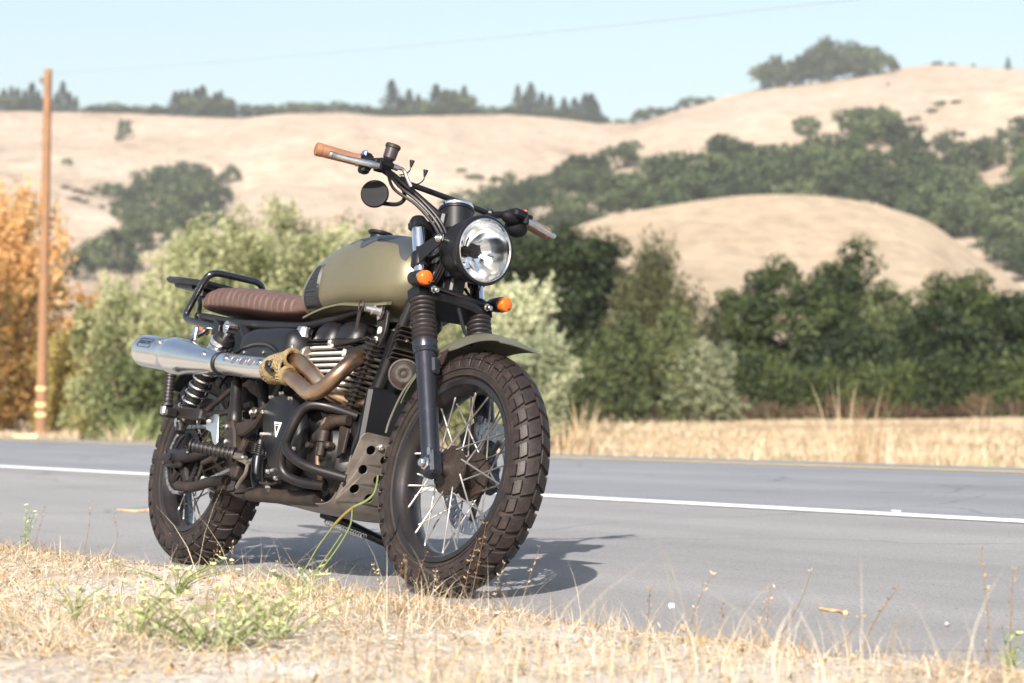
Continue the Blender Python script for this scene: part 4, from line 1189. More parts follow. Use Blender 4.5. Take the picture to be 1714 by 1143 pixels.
# ------------------------------------------------------------------ engine
eg = MB()
eg.box((.80, 0, .37), (.42, .24, .24), .03); eg.box((.93, 0, .33), (.24, .23, .20), .03); eg.box((.66, 0, .43), (.16, .22, .18), .03)
eg.box((.86, 0, .265), (.30, .16, .06), .02); eg.cyl((.74, -.135, .40), (.74, .135, .40), .11, 36); eg.cyl((.93, -.13, .375), (.93, .13, .375), .095, 36)
eg.box((1.0, -.09, .42), (.10, .05, .08), .012); eg.box((.97, -.12, .36), (.08, .035, .055), .01)
engine = part(eg, 'engine', 'engine_black', smooth=40)
det = MB()
det.tube(bend([(.92, -.135, .40), (.97, -.14, .425), (1.01, -.14, .45), (1.06, -.12, .455)], .02), [.016] * 20 if False else .016, 12)
det.cyl((.985, -.15, .385), (.985, -.15, .345), .013); det.cyl((.985, -.15, .42), (.985, -.15, .385), .017); det.box((.99, -.14, .378), (.07, .03, .02), .006); det.cyl((.91, -.14, .375), (.91, -.158, .375), .009)
det.plate([(1.03, .44), (1.08, .43), (1.075, .36), (1.045, .345)], (0, -.125, 0), (1, 0, 0), (0, 0, 1), .01, .002); det.plate([(.93, .475), (1.02, .46), (1.04, .44), (1.0, .445), (.96, .445)], (0, -.14, 0), (1, 0, 0), (0, 0, 1), .008, .002)
det.build('water_fittings', 'rusty_brown', engine)
# clutch cover with its bolts and badge
cv = MB(); poly = [(.628, .455), (.636, .49), (.662, .515), (.705, .527), (.75, .525), (.795, .508), (.83, .483), (.86, .44), (.878, .39), (.875, .34), (.855, .30), (.82, .272), (.78, .266), (.745, .28), (.71, .315), (.675, .36), (.645, .41)]
cv.plate(poly, (0, -.148, 0), (1, 0, 0), (0, 0, 1), .05, .012)
cover = cv.build('clutch_cover', 'satin_black', engine, 50)
for q_ in [(.668, -.168, .512), (.725, -.168, .524), (.785, -.168, .508), (.637, -.168, .468), (.655, -.168, .40), (.735, -.168, .29), (.79, -.168, .272), (.865, -.168, .36), (.845, -.168, .45)]:
    cbm = MB(); bolts(cbm, [q_], (0, -1, 0), .0075, .012); cbm.build('cover_bolt', 'steel', cover)
bd = MB(); tri = [(.722, .438), (.766, .436), (.750, .392), (.745, .392)]
bd.plate(tri, (0, -.174, 0), (1, 0, 0), (0, 0, 1), .003, .001); bdo = bd.build('badge', 'badge_white', cover)
MB().plate([(.7305, .4325), (.7570, .4315), (.7475, .405), (.7462, .405)], (0, -.1752, 0), (1, 0, 0), (0, 0, 1), .003, .0).build('badge_field', 'gloss_black', bdo)
def text_mesh(body, size):
    cu = bpy.data.curves.new('lettering', 'FONT'); cu.body = body; cu.size = size; cu.align_x = 'CENTER'; cu.align_y = 'CENTER'; cu.extrude = .0004; cu.offset = -.0004; cu.space_character = 1.12
    ob = bpy.data.objects.new('lettering', cu); COL.objects.link(ob)
    dg = bpy.context.evaluated_depsgraph_get(); me = bpy.data.meshes.new_from_object(ob.evaluated_get(dg))
    bpy.data.objects.remove(ob); return me
tme = text_mesh('TRIUMPH', .0062); tme.materials.clear(); tme.materials.append(MAT['badge_white'])
place('badge_lettering', tme, bdo, Matrix.Translation((.7445, -.1772, .4262)) @ Matrix.Rotation(rad(90), 4, 'X') @ Matrix.Rotation(rad(-3), 4, 'Z'))
# cylinders with fins: dark core, thin bright-edged plates
co = MB(); co.box((.86, 0, .60), (.21, .23, .17), .02); co.box((.86, 0, .682), (.24, .235, .03), .01)
core = co.build('cylinder_block', 'engine_black', engine)
finm = None
for k in range(9):
    z = .528 + k * .0178
    poly = [(.735, -.10), (.765, -.128), (.80, -.134), (.985, -.134), (1.0, -.12), (1.0, .12), (.985, .134), (.80, .134), (.765, .128), (.735, .10)]
    if k == 8: poly = [(p[0] if p[0] < .9 else p[0] - .10, p[1]) for p in poly]
    mb = MB().plate(poly, (0, 0, z), (1, 0, 0), (0, 1, 0), .0062, .0008)
    mb.build('cooling_fin', 'fin_edge', core)
# cam cover: two rounded humps running across the engine, ribbed skirt below
for xc, hx, ht in ((.792, .060, .062), (.922, .066, .060)):
    mb = MB(); rg = []
    for i in range(21):
        t = i / 20; y = lerp(-.122, .122, t); q = min(t, 1 - t); pf_ = math.sqrt(max(0, 1 - max(0, 1 - q / .20) ** 2.2))
        ww = hx * max(.45, pf_ ** .7); hh = ht * max(.03, pf_)
        rg.append([(xc + ww * math.copysign(abs(math.cos(a)) ** .8, math.cos(a)), y, .698 + hh * max(0, math.sin(a)) ** .9) for a in [math.pi * k / 20 for k in range(21)]])
    mb.rings(rg, caps=True)
    for q in range(3): mb.box((xc, 0, .694 - q * .0115), (hx * 2 + .004 + q * .003, .248 + q * .004, .006), .0025)
    mb.build('cam_hump', 'engine_black', engine, 50)
# carburettor and inlet
CB0 = Matrix.Translation((.022, -.022, .008)); cbm = MB(); cbm.box((.685, -.105, .655), (.05, .05, .085), .008); cbm.cyl((.66, -.10, .645), (.735, -.10, .645), .024, 18); cbm.cyl((.63, -.105, .64), (.65, -.105, .64), .03, 18)
cbm.tube(bend([(.66, -.14, .685), (.675, -.145, .65), (.67, -.145, .60)], .02), .006, 8); cbm.cyl((.70, -.135, .655), (.70, -.15, .655), .014, 12); cbm.box((.70, -.12, .625), (.03, .03, .03), .005)
cbm.v = [tuple(CB0 @ Vector(p)) for p in cbm.v]; part(cbm, 'carburettor', 'dull_alloy')
MB().lathe([(0, .020), (.003, .024), (.026, .024), (.034, .020), (.036, .001)], (.712, -.128, .700), (0, 0, 1), 22).build('carburettor_cap', 'steel', core)
# choke / ignition bracket with key switch under the tank front
ib2 = MB(); ib2.plate([(1.045, .80), (1.085, .806), (1.118, .775), (1.122, .72), (1.095, .672), (1.065, .672), (1.075, .72)], (0, -.088, 0), (1, 0, 0), (0, 0, 1), .010, .002)
ib2.tube(bend([(1.085, -.092, .69), (1.045, -.105, .665), (.995, -.125, .650)], .02), .015, 12); ib2.tube([(1.04, -.10, .70), (.98, -.125, .685), (.92, -.135, .68)], [.006, .007, .008], 8)
br2 = part(ib2, 'engine_bracket', 'grimy_black')
kb2 = MB().lathe([(0, .026), (.008, .027), (.012, .018), (.030, .016), (.034, .012), (.05, .010)], (1.085, -.094, .778), (-.25, -1, 0), 20)
kb2.build('ignition_switch', 'steel', br2)
kr = MB(); pts = [(1.052 + .012 * math.cos(a), -.146, .785 + .016 * math.sin(a)) for a in [2 * math.pi * k / 16 for k in range(16)]]; kr.tube(pts, .0022, 6, closed=True); kr.plate([(-.008, 0), (.008, 0), (.006, -.06), (-.006, -.06)], (1.05, -.146, .768), (1, 0, 0), (0, 0, 1), .003); kr.build('key_tag', 'rusty_brown', br2)
for p in ((1.098, -.094, .722), (1.085, -.094, .694), (.992, -.135, .650)): MB().lathe([(0, .011), (.006, .011), (.006, .006), (.002, .006)], p, (-.2, -1, 0), 16).build('bolt_sleeve', 'fin_edge', br2)
hx_ = MB(); bolts(hx_, [(.913, -.138, .679)], (-.2, -1, 0), .012, .014); hx_.build('hex_bolt', 'steel', br2)

# ------------------------------------------------------------------ ribbed oil line with square plates, hose, cooler, horn
orr = MB().tube([(1.085, -.098, .700), (1.02, -.105, .485)], .011, 12); oo = part(orr, 'oil_cooler_tube', 'grimy_black')
fme = None
for k in range(16):
    t = (k + .4) / 16; c = Vector((1.085, -.098, .700)).lerp(Vector((1.02, -.105, .485)), t)
    M = Matrix.Translation(c) @ Matrix.Rotation(math.atan2(.065, .215), 4, 'Y')
    if fme is None:
        q = MB().plate([(-.019, -.020), (.016, -.021), (.019, .018), (-.016, .020)], (0, 0, 0), (1, 0, 0), (0, 1, 0), .0032, .0006).build('cooling_plate', 'plate_brown', oo); fme = q.data; q.matrix_local = M
    else: place('cooling_plate', fme, oo, M)
hs = MB().box((1.012, -.11, .474), (.034, .03, .04), .006); hs.cyl((1.0, -.12, .458), (.985, -.135, .458), .010)
hs.tube(spline([(1.005, -.12, .462), (.975, -.135, .462), (.955, -.14, .44), (.955, -.14, .40), (.950, -.138, .36), (.955, -.13, .31), (.985, -.12, .255)], 7), .0075, 10); hs.cyl((.956, -.14, .425), (.956, -.14, .39), .011)
part(hs, 'oil_hose', 'hose_tan', smooth=50)
oc = MB(); oc.plate([(-.055, -.045), (.045, -.045), (.045, .045), (-.055, .045)], (1.145, -.03, .70), V(.28, 0, .96), V(.25, 1, 0), .012, .003)
cool = part(oc, 'rectifier', 'engine_black')
for k in range(8):
    if k in (3,): continue
    t = lerp(-.052, .042, k / 7); c = Vector((1.145, -.03, .70)) + V(.28, 0, .96) * t + Vector((.012, 0, -.004))
    MB().box(c, (.022, .088, .0035), .0008, rot=Matrix.Rotation(rad(-16), 3, 'Y')).build('rectifier_fin', 'rusty_brown', cool)
rb2 = MB(); bolts(rb2, [Vector((1.165, -.045, .704)), Vector((1.165, -.015, .704))], (.96, 0, -.28), .006, .012); rb2.build('bolt', 'steel', cool)
rs2 = MB(); rs2.plate([(-.075, -.17), (.075, -.17), (.07, .17), (-.07, .17)], (1.075, 0, .56), (0, 1, 0), V(.30, 0, .95), .03, .006); rs2.box((1.06, .03, .42), (.08, .16, .14), .02); rs2.box((1.105, .01, .45), (.03, .23, .22), .01)  # black plates added to keep the see-through gap behind the wheel dark
part(rs2, 'dark_gap_panel', 'satin_black')
hn = MB().lathe([(-.03, .030), (-.022, .040), (-.004, .0445), (0, .046), (.004, .045), (.005, .040), (.002, .038), (.004, .034), (.010, .026), (.011, .018), (.007, .010), (.009, .006), (.0095, .001)], (1.172, -.035, .606), V(.82, -.55, .0), 36)
part(hn, 'horn', 'rusty_brown', smooth=45)

# ------------------------------------------------------------------ headers, wrap, muffler
EXP_A = spline([(.985, -.075, .652), (1.015, -.085, .648), (1.045, -.115, .640), (1.070, -.155, .615), (1.062, -.186, .572), (1.015, -.200, .530), (.955, -.203, .517), (.90, -.203, .536), (.82, -.205, .566), (.735, -.207, .583)], 7)
EXP_B = spline([(.985, .075, .652), (1.01, .05, .60), (1.02, .0, .545), (1.01, -.07, .515), (.985, -.13, .522), (.945, -.165, .550), (.88, -.178, .590), (.80, -.190, .621), (.72, -.200, .612)], 7)
pa = part(MB().tube(EXP_A, .0232, 20), 'exhaust_header', 'header_bronze', smooth=60)
pb = part(MB().tube(EXP_B, .0228, 20), 'exhaust_header', 'header_bronze', smooth=60)
for p, s in ((pa, -1), (pb, 1)):
    MB().lathe([(0, .030), (.012, .032), (.02, .026)], (.99, s * .075, .652), (1, 0, 0), 14).build('port_clamp', 'rusty_brown', p)
wr = MB()
wa, wb = Vector((.712, -.206, .589)), Vector((.805, -.203, .596))
for k in range(11):
    t = k / 10; c = wa.lerp(wb, t); ry, rz = lerp(.037, .030, t), lerp(.038, .047, t)
    pts = []
    for q in range(56):
        a = 2 * math.pi * q / 56
        pts.append(c + Vector((.010 * math.sin(a + .6) + .0016 * math.sin(a * 9 + k * 2), (ry + .0014 * math.sin(a * 28 + k * 1.6)) * math.cos(a), (rz + .0014 * math.sin(a * 28 + k * 1.6)) * math.sin(a))))
    wr.tube(pts, [.0054 + .0012 * math.sin(q * 3.3 + k) for q in range(56)], 7, closed=True)
for off in (-.026, .026):
    for q_ in range(3): wr.tube([wb + Vector((-.004 + q_ * .006 + .004 * math.sin(a_), .026 * math.cos(a_), off + .0245 * math.sin(a_))) for a_ in [2 * math.pi * k_ / 30 for k_ in range(30)]], .0052, 7, closed=True)
wrp = part(wr, 'heat_wrap', 'wrap_gold', smooth=50)
wc = MB(); wc.tube(bend([(.742, -.247, .585), (.765, -.25, .580), (.79, -.248, .575)], .01), .006, 8); wc.box((.748, -.244, .597), (.03, .012, .02), .004); wc.build('wrap_clamp', 'grimy_black', wrp)

MA, MBp = Vector((-.185, -.212, .661)), Vector((.372, -.210, .611)); md_ = (MBp - MA).normalized()
mf = MB().lathe([(.06, .030), (.008, .044), (.001, .048), (0, .0505), (.002, .052), (.165, .052), (.168, .0508), (.172, .0508), (.198, .0510), (.214, .0570), (.222, .0582), (.24, .0585), (.28, .0572), (.40, .0462), (.50, .0378), (.552, .0340), (.556, .0325), (.556, .028)], MA, md_, 48)
muf = part(mf, 'muffler', 'brushed_steel', smooth=30)
MB().lathe([(.040, .048), (.042, .020), (.20, .018)], MA, md_, 30).build('baffle', 'grimy_black', muf)
MB().lathe([(.5545, .0335), (.558, .0365), (.568, .0365), (.572, .033)], MA, md_, 30).build('clamp_band', 'grimy_black', muf)
SA, SBp = Vector((.392, -.211, .610)), Vector((.728, -.208, .586)); sdv = (SBp - SA).normalized(); SL = (SBp - SA).length
sh = MB().lathe([(0, .0295), (.001, .0325), (.004, .0335), (SL - .004, .0335), (SL - .001, .0325), (SL, .0295)], SA, sdv, 40)
shd = part(sh, 'heat_shield', 'brushed_steel', smooth=30)
MB().lathe([(SL - .006, .030), (SL + .03, .026)], SA, sdv, 24).build('link_pipe', 'satin_black', shd)
def on_cyl(base, d, r, t, ang, off=0.0):
    up = Vector((0, 0, 1)); up = (up - d * up.dot(d)).normalized(); side = d.cross(up)
    if side.y > 0: side = -side
    n = side * math.cos(ang) + up * math.sin(ang)
    return base + d * t + n * (r + off), n
def oval(base, d, r, t, ang, a, b, off):
    rings_ = []
    for sc, o in ((1.0, -.004), (1.0, off), (.93, off + .0006), (.86, off), (.82, -.0005)):
        rings_.append([on_cyl(base, d, r, t + a * sc * math.cos(q), ang + b * sc * math.sin(q) / r, o)[0] for q in [2 * math.pi * k / 24 for k in range(24)]])
    return MB().rings(rings_, caps=False), [on_cyl(base, d, r, t + a * .84 * math.cos(q), ang + b * .84 * math.sin(q) / r, .0002)[0] for q in [2 * math.pi * k / 24 for k in range(24)]]
for k in range(3):
    rim_, inner_ = oval(SA, sdv, .0335, .125 + k * .055, rad(24), .0205, .0165, .0009)
    vo = rim_.build('vent_hole', 'brushed_steel', shd, 40)
    MB().rings([[on_cyl(SA, sdv, .0335, .125 + k * .055 + .0205 * sc_ * math.cos(q), rad(24) + .0165 * sc_ * math.sin(q) / .0335, .0005)[0] for q in [2 * math.pi * w_ / 24 for w_ in range(24)]] for sc_ in (.86, .6, .3, .02)], caps=False).build('vent_mesh', 'dull_alloy', shd)
for (base, d, r, t, ang) in ((SA, sdv, .0335, .065, 26), (SA, sdv, .0335, .285, 26), (MA, md_, .037, .49, 30), (MA, md_, .052, .175, 38)):
    p, n = on_cyl(base, d, r, t, rad(ang))
    MB().lathe([(-.002, .012), (.0015, .012), (.002, .008), (.006, .0075), (.0075, .005), (.0075, .001)], p, n, 18).build('shield_bolt', 'steel', shd if base is SA else muf)
# maker's plate on the tailpiece: rounded outline and lettering wrapped on the cylinder
tx = text_mesh('ARROW', .0215)
for v_ in tx.vertices:
    p, n = on_cyl(MA, md_, .052, .082 + v_.co.x * 1.0, rad(27) + v_.co.y / .052, .0012 + v_.co.z); v_.co = p
tx.materials.clear(); tx.materials.append(MAT['satin_black']); place('maker_lettering', tx, muf)
fr_ = MB(); W2, H2, Rr = .048, .0165, .009; pts = []
for cx_, cy_, a0 in ((W2 - Rr, H2 - Rr, 0), (-W2 + Rr, H2 - Rr, 90), (-W2 + Rr, -H2 + Rr, 180), (W2 - Rr, -H2 + Rr, 270)):
    for k in range(6): a = rad(a0 + 18 * k); pts.append(on_cyl(MA, md_, .052, .082 + cx_ + Rr * math.cos(a), rad(27) + (cy_ + Rr * math.sin(a)) / .052, .0008)[0])
fr_.tube(pts, .0009, 6, closed=True); fr_.build('maker_plate_outline', 'satin_black', muf)
hg = MB(); hg.tube([(.06, -.18, .70), (.05, -.135, .735), (.05, -.11, .765)], .009, 10); hg.box((.055, -.165, .722), (.03, .012, .05), .004); hg.build('muffler_hanger', 'steel', muf)

# ------------------------------------------------------------------ crash bars and lower rail
cr = MB().tube(spline([(1.04, -.085, .474), (1.00, -.155, .486), (.965, -.195, .484), (.940, -.212, .460), (.917, -.222, .400), (.890, -.220, .325), (.898, -.205, .282), (.945, -.176, .264), (1.02, -.135, .262)], 7), .0145, 16)
cro = part(cr, 'crash_bar', 'engine_black', smooth=60)
lo = MB().tube(bend([(.902, -.224, .370), (.932, -.226, .338), (1.0, -.20, .305), (1.10, -.115, .290)], .05, 7), .0145, 16); lo.box((1.085, -.108, .287), (.03, .03, .045), .006); lo.build('lower_brace', 'engine_black', cro, 60)
lr = MB().tube([(.56, -.122, .226), (.97, -.118, .224)], .0215, 16); lr.cyl((.70, -.128, .236), (.70, -.145, .236), .01); lr.tube(bend([(.60, -.12, .262), (.68, -.13, .258), (.74, -.12, .268)], .02), .005, 8); part(lr, 'lower_frame_rail', 'rusty_brown', smooth=60)

# ------------------------------------------------------------------ skid plate with lightening holes
def holed_face(w0, w1, h, holes, th):
    """flat sheet in (a across, b up) with round holes, built as a filled 2D curve, returned as verts and faces"""
    cu = bpy.data.curves.new('sheet', 'CURVE'); cu.dimensions = '2D'; cu.fill_mode = 'BOTH'; cu.extrude = th / 2; cu.bevel_depth = .0006
    rc = .022
    outline = [(-w0, 0), (w0, 0)]
    for cx_, a0, sgn in ((w1 - rc, 0, 1), (-w1 + rc, 90, 1)):
        for k in range(7): a = rad(a0 + 15 * k); outline.append((cx_ + rc * math.cos(a), h - rc + rc * math.sin(a)))
    for loop in [outline] + [[(x + r * math.cos(-2 * math.pi * k / 22), y + r * math.sin(-2 * math.pi * k / 22)) for k in range(22)] for x, y, r in holes]:
        sp = cu.splines.new('POLY'); sp.points.add(len(loop) - 1); sp.use_cyclic_u = True
        for i, (x, y) in enumerate(loop): sp.points[i].co = (x, y, 0, 1)
    ob = bpy.data.objects.new('sheet', cu); COL.objects.link(ob); dg = bpy.context.evaluated_depsgraph_get(); me = bpy.data.meshes.new_from_object(ob.evaluated_get(dg)); bpy.data.objects.remove(ob)
    return me
holes = [(sx * x, y, r) for x, y, r in ((.080, .158, .0140), (.086, .100, .0140), (.090, .042, .0140), (.030, .138, .0140), (.033, .080, .0140), (.036, .024, .0140)) for sx in (-1, 1)]
sm = holed_face(.127, .120, .205, holes, .003)
P0 = Vector((1.112, 0, .225)); P1 = Vector((1.155, 0, .405)); up_ = (P1 - P0).normalized(); Mk = Matrix.Translation(P0) @ Matrix(((0, up_.x, up_.z), (1, up_.y, 0), (0, up_.z, -up_.x))).to_4x4()
for v_ in sm.vertices:
    v_.co = Mk @ v_.co
    v_.co.x -= .9 * v_.co.y ** 2
    if v_.co.z < .30: v_.co.x -= 4.2 * (.30 - v_.co.z) ** 2
sm.materials.clear(); sm.materials.append(MAT['dull_alloy']); sk = place('skid_plate', sm, bike)
pan = MB(); rg = []
def front_x(z, y): return P0.x + (z - P0.z) * (P1.x - P0.x) / (P1.z - P0.z) - .9 * y * y - (4.2 * (.30 - z) ** 2 if z < .30 else 0)
path = [(front_x(.2255, 0) - .0, .2265), (front_x(.2255, 0) - .022, .206), (front_x(.2255, 0) - .055, .194), (.98, .190), (.86, .194), (.74, .203), (.725, .212)]
path = [(p.x, p.y) for p in spline([Vector((a, b, 0)) for a, b in path], 4)]
for i, (x, z) in enumerate(path):
    row = []
    for k in range(15):
        q = -1 + 2 * k / 14; y = .127 * q; lift = .020 * abs(q) ** 4
        row.append((x - .9 * y * y * max(0, 1 - i / 12), y, z + lift))
    rg.append(row + [(p[0], p[1], p[2] + .003) for p in row[::-1]])
pan.rings(rg); pan.build('belly_pan', 'dull_alloy', sk, 60)
for q_ in [(front_x(.39, -.06) + .002, -.055, .392), (front_x(.375, 0) + .002, -.02, .372), (front_x(.39, .06) + .002, .055, .392)]:
    sbm = MB(); bolts(sbm, [q_], (.96, 0, -.28), .010, .010); sbm.build('skid_bolt', 'steel', sk)
# front inner mudguard edge strip behind the wheel
st_ = MB().tube(spline([(1.275, -.058, .60), (1.225, -.058, .545), (1.192, -.058, .47), (1.182, -.056, .43)], 6), .0035, 8); part(st_, 'fender_edge_strip', 'fender_olive', steered=True)

# ------------------------------------------------------------------ side stand on the left
stm = MB().tube([(.60, .11, .215), (.70, .20, .178), (.83, .295, .135), (.975, .40, .100)], [.017, .015, .013, .013], 14); stm.box((.985, .405, .0935), (.075, .045, .010), .003, rot=Matrix.Rotation(-LEAN, 3, 'X').inverted())
sto = part(stm, 'side_stand', 'black_paint'); spg = []
for k in range(130): an = k * .75; t = k / 129; c = Vector((.62, .085, .19)).lerp(Vector((.76, .21, .155)), .15 + .7 * t); spg.append(c + Vector((0, .008 * math.cos(an), .008 * math.sin(an))))
MB().tube(spg, .0022, 6).build('stand_spring', 'steel', sto)
# ================================================================== vegetation
def leaf_mat(name, c_lo, c_mid, c_hi, trans=.35, rough=.6, scale=1.2):
    m, nd, lk, b = nodes_of(name)
    at = nd.new('ShaderNodeAttribute'); at.attribute_name = 'tint'; at.attribute_type = 'GEOMETRY'
    oi = nd.new('ShaderNodeObjectInfo')
    ad = nd.new('ShaderNodeMath'); ad.operation = 'MULTIPLY_ADD'; ad.inputs[1].default_value = .55; lk.new(oi.outputs['Random'], ad.inputs[0]); lk.new(at.outputs['Fac'], ad.inputs[2])
    sb = nd.new('ShaderNodeMath'); sb.operation = 'SUBTRACT'; sb.inputs[1].default_value = .275; lk.new(ad.outputs[0], sb.inputs[0])
    r = ramp(nd, [(.12, c_lo), (.5, c_mid), (.88, c_hi)]); lk.new(sb.outputs[0], r.inputs['Fac'])
    lk.new(r.outputs['Color'], b.inputs['Base Color']); b.inputs['Roughness'].default_value = rough; b.inputs['Specular IOR Level'].default_value = .3
    tr = nd.new('ShaderNodeBsdfTranslucent'); lk.new(r.outputs['Color'], tr.inputs['Color'])
    mx = nd.new('ShaderNodeMixShader'); mx.inputs['Fac'].default_value = trans
    out = [n for n in nd if n.type == 'OUTPUT_MATERIAL'][0]
    lk.new(b.outputs['BSDF'], mx.inputs[1]); lk.new(tr.outputs['BSDF'], mx.inputs[2]); lk.new(mx.outputs['Shader'], out.inputs['Surface'])
    MAT[name] = m
leaf_mat('leaf_far_oak', (.018, .028, .012), (.046, .068, .028), (.115, .145, .060), .2)
leaf_mat('leaf_sage_dull', (.075, .095, .05), (.15, .175, .10), (.26, .28, .17), .3)
leaf_mat('leaf_conifer', (.020, .034, .026), (.034, .052, .038), (.055, .075, .050), .15)
leaf_mat('leaf_oak', (.014, .023, .008), (.032, .049, .015), (.078, .100, .030), .22)
leaf_mat('leaf_green', (.042, .058, .022), (.085, .108, .042), (.155, .175, .075), .3)
leaf_mat('leaf_willow', (.13, .15, .062), (.31, .33, .165), (.52, .52, .31), .45)
leaf_mat('leaf_sage', (.17, .20, .12), (.34, .37, .23), (.56, .57, .38), .4)
leaf_mat('leaf_yellow', (.24, .185, .05), (.42, .34, .12), (.58, .50, .22), .45)
leaf_mat('leaf_orange', (.17, .12, .04), (.56, .31, .11), (.74, .52, .26), .5)
leaf_mat('leaf_feather', (.030, .034, .016), (.058, .062, .028), (.10, .10, .045), .25)
leaf_mat('twig_brown', (.045, .026, .016), (.085, .05, .032), (.17, .11, .07), .1)
leaf_mat('straw', (.25, .145, .07), (.37, .27, .16), (.50, .42, .30), .3)
leaf_mat('straw_pale', (.22, .125, .05), (.49, .375, .235), (.68, .60, .46), .3)
leaf_mat('weed_green', (.20, .24, .09), (.36, .41, .19), (.52, .56, .32), .4)
surf('bark', (.075, .05, .035), .9, scale=9, var=.3, bump=.5, bump_scale=30)
surf('bark_pale', (.19, .14, .10), .9, scale=9, var=.3, bump=.5, bump_scale=30)
surf('flower_yellow', (.66, .62, .26), .6)

def quads_mesh(name, cen, nrm, size, aspect, tint, mat, along=None):
    """one leaf-shaped quad per centre; along = growing direction if the leaf follows a shoot"""
    n = len(cen)
    nrm = nrm / (np.linalg.norm(nrm, axis=1, keepdims=True) + 1e-9)
    if along is None:
        r = RNG.normal(size=(n, 3)); t = np.cross(nrm, r)
    else: t = along
    t = t / (np.linalg.norm(t, axis=1, keepdims=True) + 1e-9)
    b = np.cross(nrm, t); b = b / (np.linalg.norm(b, axis=1, keepdims=True) + 1e-9)
    L = (size * .5)[:, None]; Wd = (size * aspect * .5)[:, None]
    co = np.stack([cen - t * L, cen - t * L * .1 + b * Wd, cen + t * L, cen - t * L * .1 - b * Wd], 1).reshape(-1, 3)
    q = np.arange(4 * n).reshape(n, 4)
    me = np_mesh(name, co, q)
    a = me.attributes.new('tint', 'FLOAT', 'FACE'); a.data.foreach_set('value', np.ascontiguousarray(tint, dtype=np.float32))
    me.materials.append(MAT[mat])
    return me

def clumps_in(rx, ry, rz, n, lump=.28, flat=.0, top=0.0, shell=.55):
    """clump centres through an uneven crown; returned with radii"""
    P = []
    lob = [(RNG.normal(size=3), RNG.uniform(.75, 1.18)) for _ in range(9)]
    lob = [(v / np.linalg.norm(v), k) for v, k in lob]
    while len(P) < n:
        v = RNG.normal(size=3); v /= np.linalg.norm(v)
        k = sum(max(0, v @ l) ** 6 * w for l, w in lob) / (sum(max(0, v @ l) ** 6 for l, w in lob) + 1e-6)
        r = RNG.uniform(shell, 1.0) * k
        p = v * r
        if p[2] < -.75 + flat: continue
        P.append((p[0] * rx, p[1] * ry, p[2] * rz))
    return np.array(P)

def crown_mesh(name, clumps, rc, per, leaf, mat, aspect=.6, center=(0, 0, 0), outward=.6, dark_low=0.0):
    n = len(clumps); cen, nr, ti = [], [], []
    for c in clumps:
        k = int(per * RNG.uniform(.7, 1.3)); v = RNG.normal(size=(k, 3)); v /= np.linalg.norm(v, axis=1, keepdims=True)
        r = RNG.uniform(.35, 1.0, size=(k, 1)) ** .6; rr = rc * RNG.uniform(.7, 1.3)
        p = c + v * r * rr * np.array([1, 1, .8]); cen.append(p)
        nr.append(v * outward + RNG.normal(size=(k, 3)) * .5 + np.array([0, 0, .25]))
        ti.append(np.clip(RNG.normal(.5, .16, size=k) + RNG.normal(0, .13), 0, 1))
    cen, nr, ti = np.concatenate(cen), np.concatenate(nr), np.concatenate(ti)
    return quads_mesh(name, cen + np.array(center), nr, leaf * RNG.uniform(.6, 1.4, size=len(cen)), aspect, ti, mat)

def trunk_mb(h, r, limbs, spread=.3):
    mb = MB(); top = Vector((random.uniform(-.08, .08) * h, random.uniform(-.08, .08) * h, h))
    pts = spline([Vector((0, 0, -.3)), Vector((random.uniform(-.05, .05) * h, 0, h * .4)), top], 5)
    mb.tube(pts, [r * lerp(1.25, .55, i / (len(pts) - 1)) for i in range(len(pts))], 9)
    for e in limbs:
        e = Vector(e); s = pts[random.randint(len(pts) // 3, len(pts) - 1)]
        m = s.lerp(e, .5) + Vector((0, 0, -.12 * (e - s).length * random.uniform(-.6, 1)))
        q = spline([s, m, e], 4); mb.tube(q, [r * lerp(.5, .10, i / (len(q) - 1)) for i in range(len(q))], 6)
    return mb

# ------------------------------------------------------------------ far trees (shared meshes)
def far_proto(kind):
    if kind == 'oak':
        c = clumps_in(.55, .55, .42, 34, flat=.1); c[:, 2] += .52
        return crown_mesh('oak_tree', c, .17, 34, .085, 'leaf_far_oak', .8)
    if kind == 'shrub':
        c = clumps_in(.62, .5, .34, 26, flat=.3); c[:, 2] += .34
        return crown_mesh('shrub', c, .17, 32, .085, 'leaf_far_oak', .8)
    # conifer: tiers of drooping sprays round a stem
    cen, nr, ti = [], [], []
    lean = RNG.uniform(-.03, .03)
    for k in range(620):
        z = RNG.uniform(.08, 1) ; w = (1 - z) ** .85 * .24 + .012; w *= .75 + .5 * abs(math.sin(z * 26)); a = RNG.uniform(0, 2 * math.pi); r = w * RNG.uniform(.3, 1)
        cen.append((r * math.cos(a) + lean * z, r * math.sin(a), z - r * .35)); nr.append((math.cos(a) * .6, math.sin(a) * .6, .7)); ti.append(np.clip(RNG.normal(.5, .18), 0, 1))
    return quads_mesh('conifer_tree', np.array(cen), np.array(nr) + RNG.normal(size=(620, 3)) * .3, RNG.uniform(.05, .11, size=620), .6, np.array(ti), 'leaf_conifer')
PROTO = {'oak': [far_proto('oak') for _ in range(5)], 'shrub': [far_proto('shrub') for _ in range(3)], 'conifer': [far_proto('conifer') for _ in range(4)]}
NAMES = {'oak': 'oak_tree', 'shrub': 'shrub', 'conifer': 'conifer_tree'}
def far_tree(kind, hillname, px, py, hpx, label, group=None, wide=1.0):
    p = on_hill(hillname, px, py)
    h = hpx * p.y / FPX
    o = place(NAMES[kind], random.choice(PROTO[kind]))
    o.location = p - Vector((0, 0, h * .06)); o.rotation_euler = (0, 0, random.uniform(0, 6.28)); o.scale = (h * wide, h * wide, h)
    tag(o, label, 'shrub' if kind == 'shrub' else 'tree', group)
    return o
